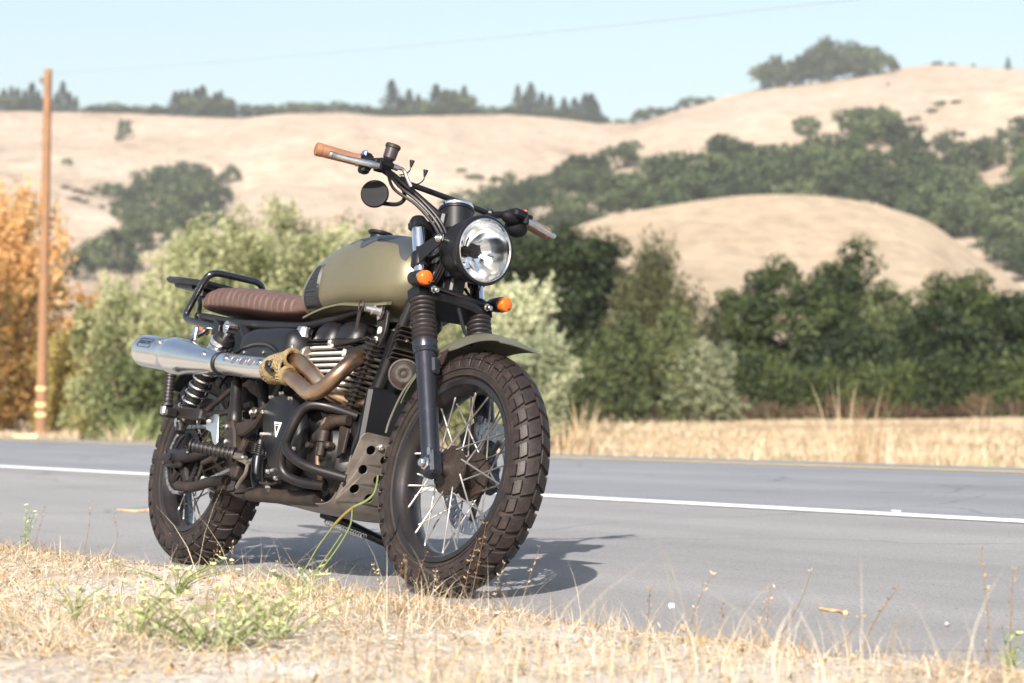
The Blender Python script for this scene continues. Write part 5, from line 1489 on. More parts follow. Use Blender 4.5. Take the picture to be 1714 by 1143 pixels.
rp_far = [(0, 181), (120, 183), (250, 187), (350, 192), (400, 194), (470, 186), (560, 184), (640, 190), (760, 188), (860, 187), (950, 195), (1010, 203), (1060, 203), (1120, 184), (1200, 163), (1275, 146), (1380, 134), (1500, 113), (1560, 106), (1714, 113)]
def ridge_far(px): return float(np.interp(px, [p[0] for p in rp_far], [p[1] for p in rp_far]))
ORD = 'first second third fourth fifth sixth seventh eighth ninth tenth eleventh twelfth thirteenth fourteenth fifteenth sixteenth'.split()
def ridge_row(kind, spec, label, group, dy=3):
    spec = sorted(spec)
    for k_, (px, h) in enumerate(spec): far_tree(kind, 'hills_far', px + random.uniform(-2, 2), ridge_far(px) + dy, h * random.uniform(1.05, 1.5), ORD[k_] + ' from the left of the ' + group, group, random.uniform(1.3, 2.2) if kind == 'conifer' else random.uniform(1.1, 1.7))
ridge_row('conifer', [(4, 34), (14, 30), (24, 38), (36, 34), (46, 40), (58, 30), (90, 26), (101, 36), (112, 24), (121, 20)], 'dark conifer in the row on the far ridge by the pole', 'dark conifers on the ridge by the pole')
ridge_row('oak', [(8, 22), (30, 22), (52, 20)], 'rounded dark tree among the conifers on the ridge by the pole', 'rounded trees on the ridge by the pole')
ridge_row('shrub', [(140, 14), (158, 18), (174, 14)], 'low dark shrub on the bare ridge just past the pole', 'low shrubs on the bare ridge past the pole')
ridge_row('shrub', [(205, 16), (222, 20), (240, 18), (262, 20), (276, 16)], 'low dark shrub on the far ridge before the conifer grove', 'low shrubs before the conifer grove on the far ridge')
ridge_row('conifer', [(288, 30), (299, 36), (310, 42), (322, 38), (334, 46), (346, 34), (356, 40), (366, 38), (376, 30), (388, 28), (402, 20)], 'tall conifer in the grove on the far ridge behind the handlebar', 'tall conifers in the grove on the far left ridge')
ridge_row('oak', [(316, 26), (340, 26), (362, 24), (384, 22), (410, 18), (428, 16), (444, 16)], 'dark rounded tree at the foot of the ridge conifer grove', 'rounded trees at the foot of the ridge conifer grove')
ridge_row('shrub', [(462, 18), (482, 20), (500, 22), (520, 20), (538, 22), (558, 20), (578, 22), (596, 20), (614, 18), (630, 18), (700, 20), (724, 24), (742, 20), (800, 18), (820, 16), (838, 14)], 'dark shrub in the long hedge along the far ridge', 'shrubs in the long hedge along the far ridge')
ridge_row('shrub', [(186, 20), (250, 22), (418, 24), (436, 22), (454, 22), (645, 22), (664, 24), (682, 22), (712, 26), (782, 24), (850, 20), (862, 20), (926, 20), (948, 20), (970, 18), (1004, 16)], '', 'small fringe shrubs filling gaps along the far skyline')
ridge_row('conifer', [(655, 44), (668, 32), (680, 36), (696, 34), (728, 44), (742, 32), (758, 36), (776, 48), (788, 28), (712, 28)], 'conifer rising from the ridge hedge above the handlebar end', 'conifers rising from the ridge hedge above the handlebar')
ridge_row('oak', [(690, 26), (760, 34), (772, 30), (748, 26)], 'broad dark tree among the conifers above the ridge hedge', 'broad trees among the conifers above the ridge hedge')
ridge_row('conifer', [(866, 42), (878, 30), (888, 44), (904, 30), (918, 34), (940, 26), (958, 30), (976, 34), (990, 38), (998, 28)], 'conifer in the thin row on the dipping ridge', 'conifers in the thin row on the dipping ridge')
ridge_row('shrub', [(872, 20), (896, 18), (914, 20), (935, 16), (960, 14), (984, 16), (1016, 10), (1036, 12), (1056, 12)], 'low shrub under the conifers on the dipping ridge', 'low shrubs under the conifers on the dipping ridge')
ridge_row('shrub', [(1072, 20), (1086, 22), (1102, 16), (1124, 12), (1140, 14), (1158, 18), (1172, 14), (1186, 10)], 'low shrub climbing the ridge towards the hilltop grove', 'low shrubs climbing the ridge to the hilltop grove')
for px, py, h in ((1284, 142, 50), (1296, 141, 44), (1308, 140, 46), (1322, 139, 48), (1336, 137, 44), (1352, 136, 50), (1368, 135, 56), (1384, 134, 58), (1400, 133, 60), (1416, 131, 56), (1432, 129, 52), (1450, 127, 50), (1466, 125, 44), (1482, 122, 34), (1496, 118, 24), (1330, 128, 44), (1362, 124, 46), (1394, 122, 48), (1424, 120, 46), (1446, 116, 40), (1310, 130, 40)):
    far_tree('oak', 'hills_far', px, py, h, 'dark oak in the dense grove crowning the hilltop', 'grove on the hilltop', random.uniform(.8, 1.25)).scale.z *= random.uniform(.85, 1.3)
for px, h in ((1282, 50), (1304, 58), (1334, 54), (1384, 62), (1445, 52)): far_tree('conifer', 'hills_far', px, ridge_far(px) + 2, h, 'pointed conifer standing out of the hilltop grove', 'conifers in the hilltop grove', 1.3)
for px, py, h, w_, lab in ((1570, 108, 12, 1.5, 'small flat shrub on the bare crest past the hilltop grove'), (1594, 108, 9, 1.3, 'tiny dark shrub on the crest between two larger ones'), (1630, 110, 9, .8, 'tiny upright shrub alone on the bare crest')): far_tree('shrub', 'hills_far', px, py, h, lab, None, w_)
far_tree('conifer', 'hills_far', 1688, 114, 22, 'lone small conifer on the bare crest at the far right', None, 1.5)
# single trees and groves on the slopes
far_tree('oak', 'hills_far', 203, 232, 42, 'lone dark tree in a gully high on the pale hill', None, .6)
far_tree('shrub', 'hills_far', 196, 236, 16, 'dark scrub at the foot of the lone gully tree', None, 1.0)
far_tree('shrub', 'hills_far', 110, 276, 20, 'pale green bush on the open slope beside the pole', None, .9)
for px, py, h in ((210, 330, 18), (186, 334, 34), (205, 372, 44), (228, 352, 50), (250, 340, 60), (275, 328, 60), (300, 322, 60), (325, 325, 56), (346, 330, 46), (230, 392, 60), (260, 378, 66), (290, 365, 70), (320, 358, 66), (345, 360, 56), (370, 345, 40), (250, 420, 60), (285, 405, 66), (320, 395, 60), (350, 385, 50), (220, 425, 50), (190, 440, 60), (160, 455, 60), (135, 470, 55), (205, 465, 60)):
    far_tree('oak', 'hills_far', px, py, h, 'dark oak in the big grove low on the pale hill', 'oak grove low on the pale hill', random.uniform(1.0, 1.45))
far_tree('oak', 'hills_far', 386, 308, 34, 'single round oak just above the dark hillside grove', None, 1.0)
far_tree('shrub', 'hills_far', 168, 350, 12, 'tiny shrub below the scrub patch on the pale slope', None, 1.0)
for px, py in ((110, 318), (128, 322), (145, 326), (120, 336), (138, 340), (158, 318)): far_tree('shrub', 'hills_far', px, py, 11, 'brown scrub in the dull patch on the pale slope', 'scrub patch on the pale slope', 2.0)
for px, py, h, w_ in ((790, 300, 16, 2.0), (770, 288, 12, 2.0), (830, 306, 16, 1.6), (935, 296, 14, 1.8)): far_tree('shrub', 'hills_far', px, py, h, 'dark scrub in the fold of the far hill', 'scrub in the far fold', w_)
for px, py, h, lab in ((1424, 212, 46, 'broad oak at the top of the woods beside the tallest one'), (1470, 192, 46, 'tall round oak standing highest above the woods'), (1446, 200, 40, 'oak leaning on the tallest round oak above the woods'), (1350, 226, 36, 'round oak alone on the upper edge of the clearing')): far_tree('oak', 'hills_wooded', px, max(py, 226), h + 10, lab, None, 1.05)
for px, py, h, w_ in ((1500, 204, 16, 1.6), (1530, 196, 14, 1.8), (1575, 172, 16, 1.6), (1600, 168, 12, 1.6), (1560, 182, 14, 1.6)): far_tree('shrub', 'hills_right', px, py + 6, h, 'scrub in the gully between the two right hills', 'scrub in the right gully', w_)
for px, py, h, lab in ((1246, 138, 8, 'single speck of shrub below the hilltop grove'), (1376, 140, 8, 'small shrub near the grove foot'), (1318, 122, 6, 'tiny shrub on the open shoulder')): far_tree('shrub', 'hills_far', px + 110, py + 2, h, lab)
up_edge = [(690, 402), (780, 352), (850, 318), (920, 300), (980, 288), (1040, 262), (1072, 252), (1152, 250), (1233, 240), (1319, 232), (1400, 226), (1470, 218), (1545, 258), (1590, 262), (1650, 258), (1714, 236), (1790, 215)]
lo_edge = [(690, 470), (880, 430), (940, 405), (1000, 385), (1100, 366), (1250, 346), (1380, 348), (1500, 371), (1560, 394), (1600, 422), (1700, 492), (1790, 560)]
clear = [((1112, 276), (62, 17)), ((1350, 248), (74, 17)), ((1025, 300), (38, 13)), ((945, 335), (26, 11)), ((1215, 250), (26, 9)), ((1560, 290), (28, 12)), ((1490, 262), (24, 10)), ((1660, 300), (22, 12)), ((1240, 300), (22, 9))]
cnt = 0; tries = 0
while cnt < 225 and tries < 6000:
    tries += 1
    px = random.uniform(700, 1780); u_, l_ = float(np.interp(px, *zip(*up_edge))), float(np.interp(px, *zip(*lo_edge)))
    py = random.uniform(u_ + 14, l_ + 12)
    if any(abs(px - c[0]) < r[0] * random.uniform(.8, 1.1) and -r[1] < py - c[1] < r[1] + random.uniform(4, 22) for c, r in clear): continue
    far_tree('oak', 'hills_wooded', px, min(py, 470), random.uniform(34, 62) * (1 + .25 * (py - u_) / 150), 'green oak in the dense wood covering the middle hillside', 'wood on the middle hillside', random.uniform(.9, 1.3)); cnt += 1
far_tree('oak', 'hills_right', 1590, 262, 52, 'round dark oak standing clear of the woods on the right slope', None, 1.2)
far_tree('oak', 'hills_right', 1648, 258, 36, 'smaller dark oak to the right of the clear-standing round oak', None, 1.0)
far_tree('oak', 'hills_right', 1704, 258, 70, 'large dark oak cut by the right edge of the picture', None, 1.0)

# ------------------------------------------------------------------ trees and bushes across the road
def ground_at(x, y):
    d = float(dist_road(x, y)); return float(np.interp(d, FDD, FDZ)) if d > 11.2 else float(road_z(d))
def tree_root(name, px, D, label, cat, group=None):
    x = px_x(px, D); o = empty(name, Matrix.Translation((x, D, ground_at(x, D) - .03))); tag(o, label, cat, group); return o
def broad_tree(px, D, top_py, wpx, label, mat, n=60, per=150, leaf=.13, rc=.42, trunk_h=.25, name='oak_tree', low=.06, cat='tree', bark='bark', shell=.5):
    x = px_x(px, D); z0 = ground_at(x, D); H = py_z(px, top_py, D) - z0; Wd = wpx * D / FPX / 2
    o = tree_root(name, px, D, label, cat)
    cl = clumps_in(Wd * .88, Wd * .75, H * (1 - low) * .5, n, flat=.0, shell=shell); cl[:, 2] += H * (low + (1 - low) * .5) - rc * .2
    place('crown', crown_mesh('crown', cl, rc, per, leaf, mat, .62), o)
    limbs = [tuple(cl[i]) for i in RNG.choice(len(cl), 7, replace=False)]
    trunk_mb(H * max(trunk_h, .3), H * .035, limbs).build('trunk', bark, o, 60)
    return o
def shoot_bush(px, D, top_py, wpx, label, mat, shoots=260, leaves=70, leaf=.075, name='willow_bush', droop=.25, cat='bush', base_spread=.35, aspect=.26, upright=.7, bark='bark_pale'):
    x = px_x(px, D); z0 = ground_at(x, D); H = py_z(px, top_py, D) - z0; Wd = wpx * D / FPX / 2
    o = tree_root(name, px, D, label, cat)
    C_, N_, A_, T_ = [], [], [], []; stems = MB()
    for k in range(shoots):
        a = RNG.uniform(0, 2 * math.pi); rr = math.sqrt(RNG.uniform(0, 1)); hh = H * (1 - .55 * rr ** 2.2) * RNG.uniform(.55, 1.0)
        tip = np.array([Wd * rr * math.cos(a), Wd * .8 * rr * math.sin(a), hh]); base = tip * np.array([base_spread, base_spread, 0]) + np.array([0, 0, hh * RNG.uniform(.0, .35)])
        t = np.linspace(0, 1, leaves)[:, None]
        mid = (base + tip) / 2 + np.array([0, 0, H * .10])
        P = (1 - t) ** 2 * base + 2 * t * (1 - t) * mid + t * t * tip
        P[:, 2:] -= droop * H * .12 * np.clip(t - .6, 0, 1) ** 2 * 6
        keep = RNG.uniform(size=leaves) < np.clip(.15 + t[:, 0] * 1.2, 0, 1); P = P[keep]; m = len(P)
        if m < 2: continue
        dirv = np.gradient(P, axis=0); dirv /= np.linalg.norm(dirv, axis=1, keepdims=True) + 1e-9
        off = RNG.normal(size=(m, 3)); off /= np.linalg.norm(off, axis=1, keepdims=True)
        C_.append(P + off * leaf * .8); A_.append(dirv * upright + off * .8); N_.append(RNG.normal(size=(m, 3)) + np.array([0, -.3, .5]))
        T_.append(np.clip(RNG.normal(.5, .15, size=m) + RNG.normal(0, .18), 0, 1))
        if k % 9 == 0:
            stems.tube(spline([tuple(base * np.array([.4, .4, 0]) - np.array([0, 0, .05])), tuple(base), tuple((base + tip) / 2 + np.array([0, 0, H * .05])), tuple(tip * .96)], 4), [.03 * lerp(1, .15, i / 12) for i in range(13)], 6)
    cen = np.concatenate(C_)
    place('crown', quads_mesh('crown', cen, np.concatenate(N_), leaf * RNG.uniform(.6, 1.5, size=len(cen)), aspect, np.concatenate(T_), mat, np.concatenate(A_)), o)
    stems.build('stems', bark, o, 60)
    return o
def leafy_bush(px, D, top_py, wpx, label, mat, n=70, per=150, leaf=.10, rc=.34, name='willow_bush', cat='bush', shoots=70, aspect=.42):
    """rounded bush of leaf clumps down to the ground with loose shoots breaking its outline"""
    x = px_x(px, D); z0 = ground_at(x, D); H = py_z(px, top_py, D) - z0; Wd = wpx * D / FPX / 2
    o = tree_root(name, px, D, label, cat)
    cl = clumps_in(Wd * .86, Wd * .7, H * .52, n, flat=-.1, shell=.35); zn = cl[:, 2] / (H * .52); cl[:, 2] = np.maximum(np.sign(zn) * np.abs(zn) ** .7 * H * .47 + H * .46, rc * .4)
    cen, nr, ti, al = [], [], [], []
    for q in cl:
        k = int(per * RNG.uniform(.6, 1.4)); v = RNG.normal(size=(k, 3)); v /= np.linalg.norm(v, axis=1, keepdims=True); rr = rc * RNG.uniform(.6, 1.4)
        cen.append(q + v * RNG.uniform(.3, 1.0, size=(k, 1)) ** .6 * rr * np.array([.9, .9, 1.15])); nr.append(v * .5 + RNG.normal(size=(k, 3)) * .5 + np.array([0, 0, .2])); al.append(v * .5 + RNG.normal(size=(k, 3)) * .6 + np.array([0, 0, .2]))
        ti.append(np.clip(RNG.normal(.5, .14, size=k) + RNG.normal(0, .16), 0, 1))
    stems = MB()
    for k in range(shoots):
        q = cl[RNG.integers(len(cl))]; out = q - np.array([0, 0, H * .35]); out /= np.linalg.norm(out) + 1e-6; L = RNG.uniform(.35, .8) * rc * 2.2
        L *= RNG.uniform(.35, 1.0); tip = q + out * L + np.array([0, 0, L * .2]); m = int(26 * RNG.uniform(.7, 1.3)); t = np.linspace(0, 1, m)[:, None]; P = q + (tip - q) * t + RNG.normal(size=(m, 3)) * rc * .10
        cen.append(P); d_ = np.repeat((tip - q)[None], m, 0); al.append(d_ + RNG.normal(size=(m, 3)) * L * .6); nr.append(RNG.normal(size=(m, 3)) + np.array([0, -.3, .4])); ti.append(np.clip(RNG.normal(.62, .15, size=m), 0, 1))
    for k in range(10):
        q = Vector(cl[RNG.integers(len(cl))]); stems.tube(spline([(q.x * .25, q.y * .25, -.05), tuple(q * .55), tuple(q)], 4), [.035 * lerp(1, .2, i / 8) for i in range(9)], 6)
    cen = np.concatenate(cen)
    place('crown', quads_mesh('crown', cen, np.concatenate(nr), leaf * RNG.uniform(.6, 1.5, size=len(cen)), aspect, np.concatenate(ti), mat, np.concatenate(al)), o)
    stems.build('stems', 'bark_pale', o, 60)
    return o
# left thicket
leafy_bush(20, 66, 258, 230, 'orange-leaved tree at the left edge beside the pole', 'leaf_orange', 64, 80, .19, .60, 'orange_tree', 'tree', 70)
leafy_bush(-10, 65, 440, 250, 'lower orange bush cut by the left edge of the picture', 'leaf_orange', 66, 90, .18, .52, 'orange_bush', 'bush', 60)
leafy_bush(20, 72, 355, 220, 'dark green bush behind the orange leaves at the left edge', 'leaf_oak', 60, 120, .2, .7, 'dark_bush')
leafy_bush(110, 64, 560, 150, 'yellowish orange bush at the foot of the utility pole', 'leaf_yellow', 60, 110, .15, .45, 'yellow_bush', 'bush', 60)
leafy_bush(135, 66, 462, 170, 'orange-tinged bush right behind the utility pole', 'leaf_orange', 50, 80, .17, .5, 'orange_bush', 'bush', 50)
leafy_bush(190, 46, 472, 210, 'light green willow bush just right of the utility pole', 'leaf_willow', 70, 140, .10, .36)
leafy_bush(262, 46, 425, 270, 'broad willow bush behind the motorcycle tail', 'leaf_willow', 90, 150, .10, .38)
leafy_bush(375, 47, 312, 290, 'tallest willow bush, rising above the grab rail', 'leaf_willow', 120, 150, .10, .40)
leafy_bush(485, 49, 318, 330, 'yellow-green willow bush behind the fuel tank', 'leaf_willow', 150, 150, .10, .40)
leafy_bush(600, 50, 335, 330, 'pale willow bush behind the fuel cap', 'leaf_willow', 100, 150, .10, .40)
leafy_bush(715, 49, 370, 280, 'pale willow bush behind the fork and headlight', 'leaf_willow', 90, 150, .10, .38)
leafy_bush(430, 48, 300, 170, 'upper crown of willow between the two tallest bushes', 'leaf_willow', 60, 140, .10, .40)
leafy_bush(320, 46.5, 372, 180, 'willow bush above the passenger rail', 'leaf_willow', 70, 140, .10, .38)
leafy_bush(545, 48.5, 368, 170, 'willow bush just left of the fuel cap', 'leaf_willow', 70, 140, .10, .38)
leafy_bush(655, 48.5, 388, 170, 'willow bush just right of the fuel cap', 'leaf_willow', 70, 140, .10, .38)
leafy_bush(470, 43, 480, 280, 'low willow bush behind the seat', 'leaf_willow', 90, 140, .10, .36)
leafy_bush(330, 41, 545, 240, 'low green bush under the muffler line', 'leaf_green', 80, 140, .10, .34)
leafy_bush(600, 42, 540, 240, 'low olive bush behind the engine', 'leaf_willow', 80, 130, .10, .34)
leafy_bush(780, 45, 500, 190, 'low green bush seen between the fork legs', 'leaf_willow', 80, 130, .10, .34)
leafy_bush(222, 41, 600, 160, 'small bright green bush at the road edge left of the rear wheel', 'leaf_green', 60, 130, .09, .30)
leafy_bush(125, 63.5, 640, 110, 'low dry yellow bush at the road edge under the pole', 'leaf_yellow', 44, 100, .13, .38, 'yellow_bush', 'bush', 60)
leafy_bush(868, 44, 432, 165, 'silvery sage bush with pale tips right of the headlight', 'leaf_sage', 80, 120, .11, .34, 'sage_bush', 'bush', 160)
leafy_bush(905, 43, 545, 130, 'lower silvery bush above the front tyre', 'leaf_sage', 60, 110, .10, .30, 'sage_bush', 'bush', 90)
leafy_bush(965, 60, 600, 90, 'small dull green bush at the left end of the field', 'leaf_green', 40, 100, .13, .34, 'green_bush')
# right side of the field
broad_tree(915, 82, 340, 290, 'dark leafy tree behind the left handlebar grip', 'leaf_oak', 190, 130, .18, .55, low=.0)
broad_tree(1005, 84, 372, 160, 'thin brownish-green tree with gaps in its crown', 'leaf_feather', 80, 110, .18, .55, low=.05)
shoot_bush(1092, 80, 368, 170, 'feathery dark shrub with spiky twigs against the golden knoll', 'leaf_feather', 420, 60, .24, 'feathery_tree', .0, 'tree', .15, .26, .9, 'bark')
broad_tree(1085, 82, 430, 130, 'dark dense bush under the feathery shrub', 'leaf_oak', 50, 120, .18, .5, low=.0, cat='bush')
shoot_bush(1168, 84, 450, 120, 'thin brown twiggy bush right of the feathery shrub', 'leaf_feather', 110, 45, .22, 'twiggy_bush', .0, 'bush', .3, .28, .8)
leafy_bush(1052, 72, 528, 100, 'small fresh green bush in front of the feathery shrub', 'leaf_green', 50, 120, .16, .42, 'green_bush')
leafy_bush(1132, 74, 500, 100, 'upright light green bush below the twiggy bush', 'leaf_green', 56, 120, .16, .42, 'green_bush')
leafy_bush(1185, 74, 572, 150, 'pale sage bush in front of the first dark oak', 'leaf_sage_dull', 60, 110, .15, .45, 'sage_bush', 'bush', 90)
leafy_bush(985, 73, 555, 100, 'dull green bush left of the small fresh green bush', 'leaf_green', 50, 120, .16, .42, 'green_bush')
broad_tree(1318, 88, 440, 280, 'big round dark oak, first of the row across the field', 'leaf_oak', 170, 150, .17, .55, low=.02)
broad_tree(1412, 97, 385, 120, 'small rounded oak peeking over the row with bare twigs below', 'leaf_oak', 60, 130, .17, .6, low=.40, shell=.2)
broad_tree(1240, 89, 480, 140, 'dark oak wedged left of the big round oak', 'leaf_oak', 70, 130, .17, .5, low=.02)
broad_tree(1490, 88, 462, 180, 'brighter green tree with pointed tops in the oak row', 'leaf_green', 90, 130, .16, .45, low=.02)
broad_tree(1622, 87, 442, 230, 'tall dark oak in the right half of the row', 'leaf_oak', 140, 150, .17, .55, low=.02)
broad_tree(1555, 85, 522, 170, 'low dark oak between the pointed tree and the tall oak', 'leaf_oak', 90, 140, .17, .5, low=.0)
broad_tree(1722, 85, 480, 200, 'dark oak cut by the right edge beside the field', 'leaf_oak', 90, 140, .17, .5, low=.0)
broad_tree(1425, 84, 535, 190, 'low spreading oak in front of the row gap', 'leaf_oak', 100, 140, .17, .5, low=.0)
for i, px in enumerate((1225, 1275, 1330, 1385, 1440, 1500, 1555, 1610, 1665, 1715)):
    leafy_bush(px, 82, 590 + (i * 37) % 40, 110, ORD[i] + ' from the left of the low dark bushes closing the oak row', 'leaf_oak', 44, 110, .17, .5, 'dark_bush')['group'] = 'low dark bushes closing the oak row'
for i, px in enumerate((990, 1040, 1085, 1130, 1190, 1235, 1290, 1350, 1400, 1455, 1520, 1580, 1640, 1700)):
    shoot_bush(px, 79 + (i % 3), 648 + (i % 4) * 8, 70, ORD[i] + ' from the left of the brown brush clumps under the tree row', 'twig_brown', 22, 40, .14, 'dry_brush', .0, 'bush', .5, .16, .9)['group'] = 'dry brush under the tree row'

# dry grass beyond the road (stuff) and the tall clumps that stand out of it
def blades(pos, h, lean, w, tint, mat, name, seg=3, curl=.5):
    """pos (n,3), h (n), lean (n,2): tapering bent blades"""
    n = len(pos); side = RNG.normal(size=(n, 2)); side /= np.linalg.norm(side, axis=1, keepdims=True) + 1e-9
    rows = []
    for k in range(seg + 1):
        t = k / seg; c = pos.copy(); c[:, :2] += lean * (t ** (1 + curl))[..., None] if np.ndim(t) else lean * t ** (1 + curl); c[:, 2] += h * t * (1 - .18 * t)
        ww = (w * (1 - t ** 1.5) + w * .06)[:, None]; s3 = np.concatenate([side * ww, np.zeros((n, 1))], 1)
        rows.append(np.stack([c - s3, c + s3], 1))
    co = np.stack(rows, 1).reshape(n, -1, 3); m = co.shape[1]
    base = (np.arange(n) * m)[:, None, None]
    q = np.array([[2 * k, 2 * k + 1, 2 * k + 3, 2 * k + 2] for k in range(seg)])[None] + base
    me = np_mesh(name, co.reshape(-1, 3), q.reshape(-1, 4))
    a = me.attributes.new('tint', 'FLOAT', 'FACE'); a.data.foreach_set('value', np.repeat(np.asarray(tint, dtype=np.float32), seg)); me.materials.append(MAT[mat])
    return me
n = 42000
D_ = RNG.uniform(17, 78, size=n) ** 1.0; PX = RNG.uniform(-60, 1780, size=n); X_ = (PX - 857) / FPX * D_
dr = dist_road(X_, D_); k = (dr > 11.5) & (RNG.uniform(size=n) < np.clip(40 / D_, .25, 1)); X_, D_, dr = X_[k], D_[k], dr[k]; n = len(X_)
zz = np.interp(dr, FDD, FDZ); clp = fbm(X_ / 2.2, D_ / 2.2, 77)
hh = RNG.uniform(.08, .30, size=n) * np.clip(.4 + 1.6 * (clp - .3), .3, 1.7) * np.where(dr < 15, 1.25, .8)
me = blades(np.stack([X_, D_, zz - .02], 1), hh, RNG.normal(0, .10, size=(n, 2)) * hh[:, None] * 3, RNG.uniform(.006, .014, size=n) * np.clip(D_ / 30, .8, 2), np.clip(RNG.normal(.5, .2, size=n) + (clp - .5) * .8, 0, 1), 'straw', 'dry_field_grass')
tag(place('dry_field_grass', me), 'tall dry golden grass along the far side of the road', 'grass', kind='stuff')
def grass_clump(px, D, top_py, wpx, nb, label, mat='straw_pale', wb=.012):
    x = px_x(px, D); z0 = ground_at(x, D); H = py_z(px, top_py, D) - z0; Wd = wpx * D / FPX / 2
    p = np.zeros((nb, 3)); p[:, :2] = RNG.normal(size=(nb, 2)) * Wd * .30; h = H * RNG.uniform(.45, 1.0, size=nb)
    ln = p[:, :2] * 1.4 + RNG.normal(size=(nb, 2)) * Wd * .45
    o = place('grass_clump', blades(p, h, ln, np.full(nb, wb), np.clip(RNG.normal(.55, .18, size=nb), 0, 1), mat, 'grass_clump', 4, .8)); o.location = (x, D, z0 - .02)
    return tag(o, label, 'grass')
grass_clump(1405, 27, 578, 90, 20, 'tall pale grass stalks standing before the oak row', 'straw', wb=.008)
grass_clump(1450, 28, 592, 80, 16, 'second tuft of tall pale stalks before the oak row', 'straw', wb=.008)
grass_clump(1490, 30, 640, 40, 10, 'thin lone stalks right of the tall pale tufts', wb=.005)
grass_clump(975, 28, 632, 70, 60, 'pale bushy grass tuft right of the front tyre')
grass_clump(940, 27, 668, 60, 50, 'short pale grass tuft touching the front tyre edge')
grass_clump(1255, 26, 715, 90, 60, 'spreading dry grass tuft at the middle of the far verge')
grass_clump(1590, 24, 735, 90, 60, 'spreading dry grass tuft on the far verge at the right')
grass_clump(235, 38, 655, 80, 80, 'tall yellow-green grass at the road edge left of the rear wheel', 'weed_green', .016)
grass_clump(205, 37, 690, 60, 60, 'pale grass tuft at the road edge left of the rear wheel')
for px, D, t, lab in ((1655, 23, 720, 'green weedy tuft at the far verge near the right edge'), (1310, 25, 735, 'small green weed in the dry far verge')): grass_clump(px, D, t, 40, 26, lab, 'weed_green', .008)
wp = MB().box((0, 0, .08), (.03, .02, .16), .006); wpo = wp.build('marker_post', 'line_white'); xx, yy = px_x(1669, 21), 21; wpo.location = (xx, yy, ground_at(xx, yy)); tag(wpo, 'small white marker post at the far road edge on the right', 'post')
def road_bits():
    # yellow reflector at the road edge on the left, small marks
    x, y = rd(-26.5, 10.9); mb = MB().box((0, 0, .03), (.35, .1, .06), .012); o = mb.build('road_reflector', 'line_yellow'); o.location = (x, y, float(road_z(10.9))); tag(o, 'low yellow reflector at the far road edge left of the bike', 'reflector')
road_bits()

# utility pole with its wire
surf('pole_wood', (.215, .115, .058), .85, scale=3, var=.22, bump=.4, bump_scale=25, dust=(.22, .13, .08), dust_amt=.5)
D = 62.0; x0, x1 = px_x(70, D), px_x(75, D); zb = ground_at(x0, D); zt = py_z(75, 114, D)
pole = empty('utility_pole', Matrix.Translation((x0, D, zb - .05))); tag(pole, 'tall brown wooden utility pole beyond the road at the left', 'pole')
MB().tube([(0, 0, 0), ((x1 - x0) * .5, 0, (zt - zb) * .5), (x1 - x0, 0, zt - zb + .05)], [.155, .128, .105], 16).build('shaft', 'pole_wood', pole, 60)
for z_ in (.35, .62, 1.05): MB().lathe([(0, .158), (.10, .158)], (0, 0, z_ - zb), (0, 0, 1), 16).build('reflective_band', 'line_yellow', pole)
ins = MB().lathe([(0, .02), (.02, .05), (.08, .045), (.10, .06), (.14, .03)], (x1 - x0 - .18, 0, zt - zb - .3), (0, 0, 1), 12); ins.tube([(x1 - x0 - .18, 0, zt - zb - .3), (x1 - x0, 0, zt - zb - .42)], .025, 8); ins.build('insulator', 'bark_pale', pole)
wa_, wb_ = Vector((x1 - .05, D, zt - .12)), Vector((px_x(1120, 30), 30, py_z(1120, -2, 30))); wend = wa_ + (wb_ - wa_) * 1.8
wm = MB(); pts = [wa_.lerp(wend, i / 40) - Vector((0, 0, .25 * math.sin(math.pi * i / 40) * 1.0)) for i in range(41)]; wm.tube(pts, .0048, 5)
wa2 = wa_ + Vector((-30, 25, -3)); wm.tube([wa_ + Vector((-.15, 0, -.1)), (wa_ + wa2) / 2 - Vector((0, 0, .5)), wa2], .0032, 5)
surf('wire_grey', (.30, .32, .34), .6)
tag(wm.build('power_line', 'wire_grey'), 'thin power line running across the sky from the pole', 'wire')

# ------------------------------------------------------------------ haze
def haze():
    mb = MB(); mb.box((0, 340, 98), (3000, 3680, 206))
    m = bpy.data.materials.new('haze'); m.use_nodes = True; nd, lk = m.node_tree.nodes, m.node_tree.links; nd.clear()
    out = nd.new('ShaderNodeOutputMaterial'); v = nd.new('ShaderNodeVolumePrincipled'); v.inputs['Color'].default_value = (.93, .945, .96, 1); v.inputs['Density'].default_value = .00022; v.inputs['Anisotropy'].default_value = 0.1
    lk.new(v.outputs['Volume'], out.inputs['Volume']); MAT['haze'] = m
    tag(mb.build('haze', 'haze', None, 0), 'pale summer haze over the hills', 'haze', kind='stuff')
haze()
# ================================================================== foreground: dry verge grass, weeds, small debris
def verge_pts(n, D0=3.5, D1=13.0, margin=0.0, pxr=(-120, 1834)):
    D_ = np.sqrt(RNG.uniform(D0 ** 2, D1 ** 2, size=n)); px = RNG.uniform(*pxr, size=n); x = (px - 857) / FPX * D_
    d = dist_road(x, D_); a = along_road(x, D_); e = verge_edge(a); k = d < e - margin + RNG.exponential(.035, size=n) * (RNG.uniform(size=n) < .35)
    x, y, d, e = x[k], D_[k], d[k], e[k]
    return x, y, verge_h(x, y, d, e), e - d
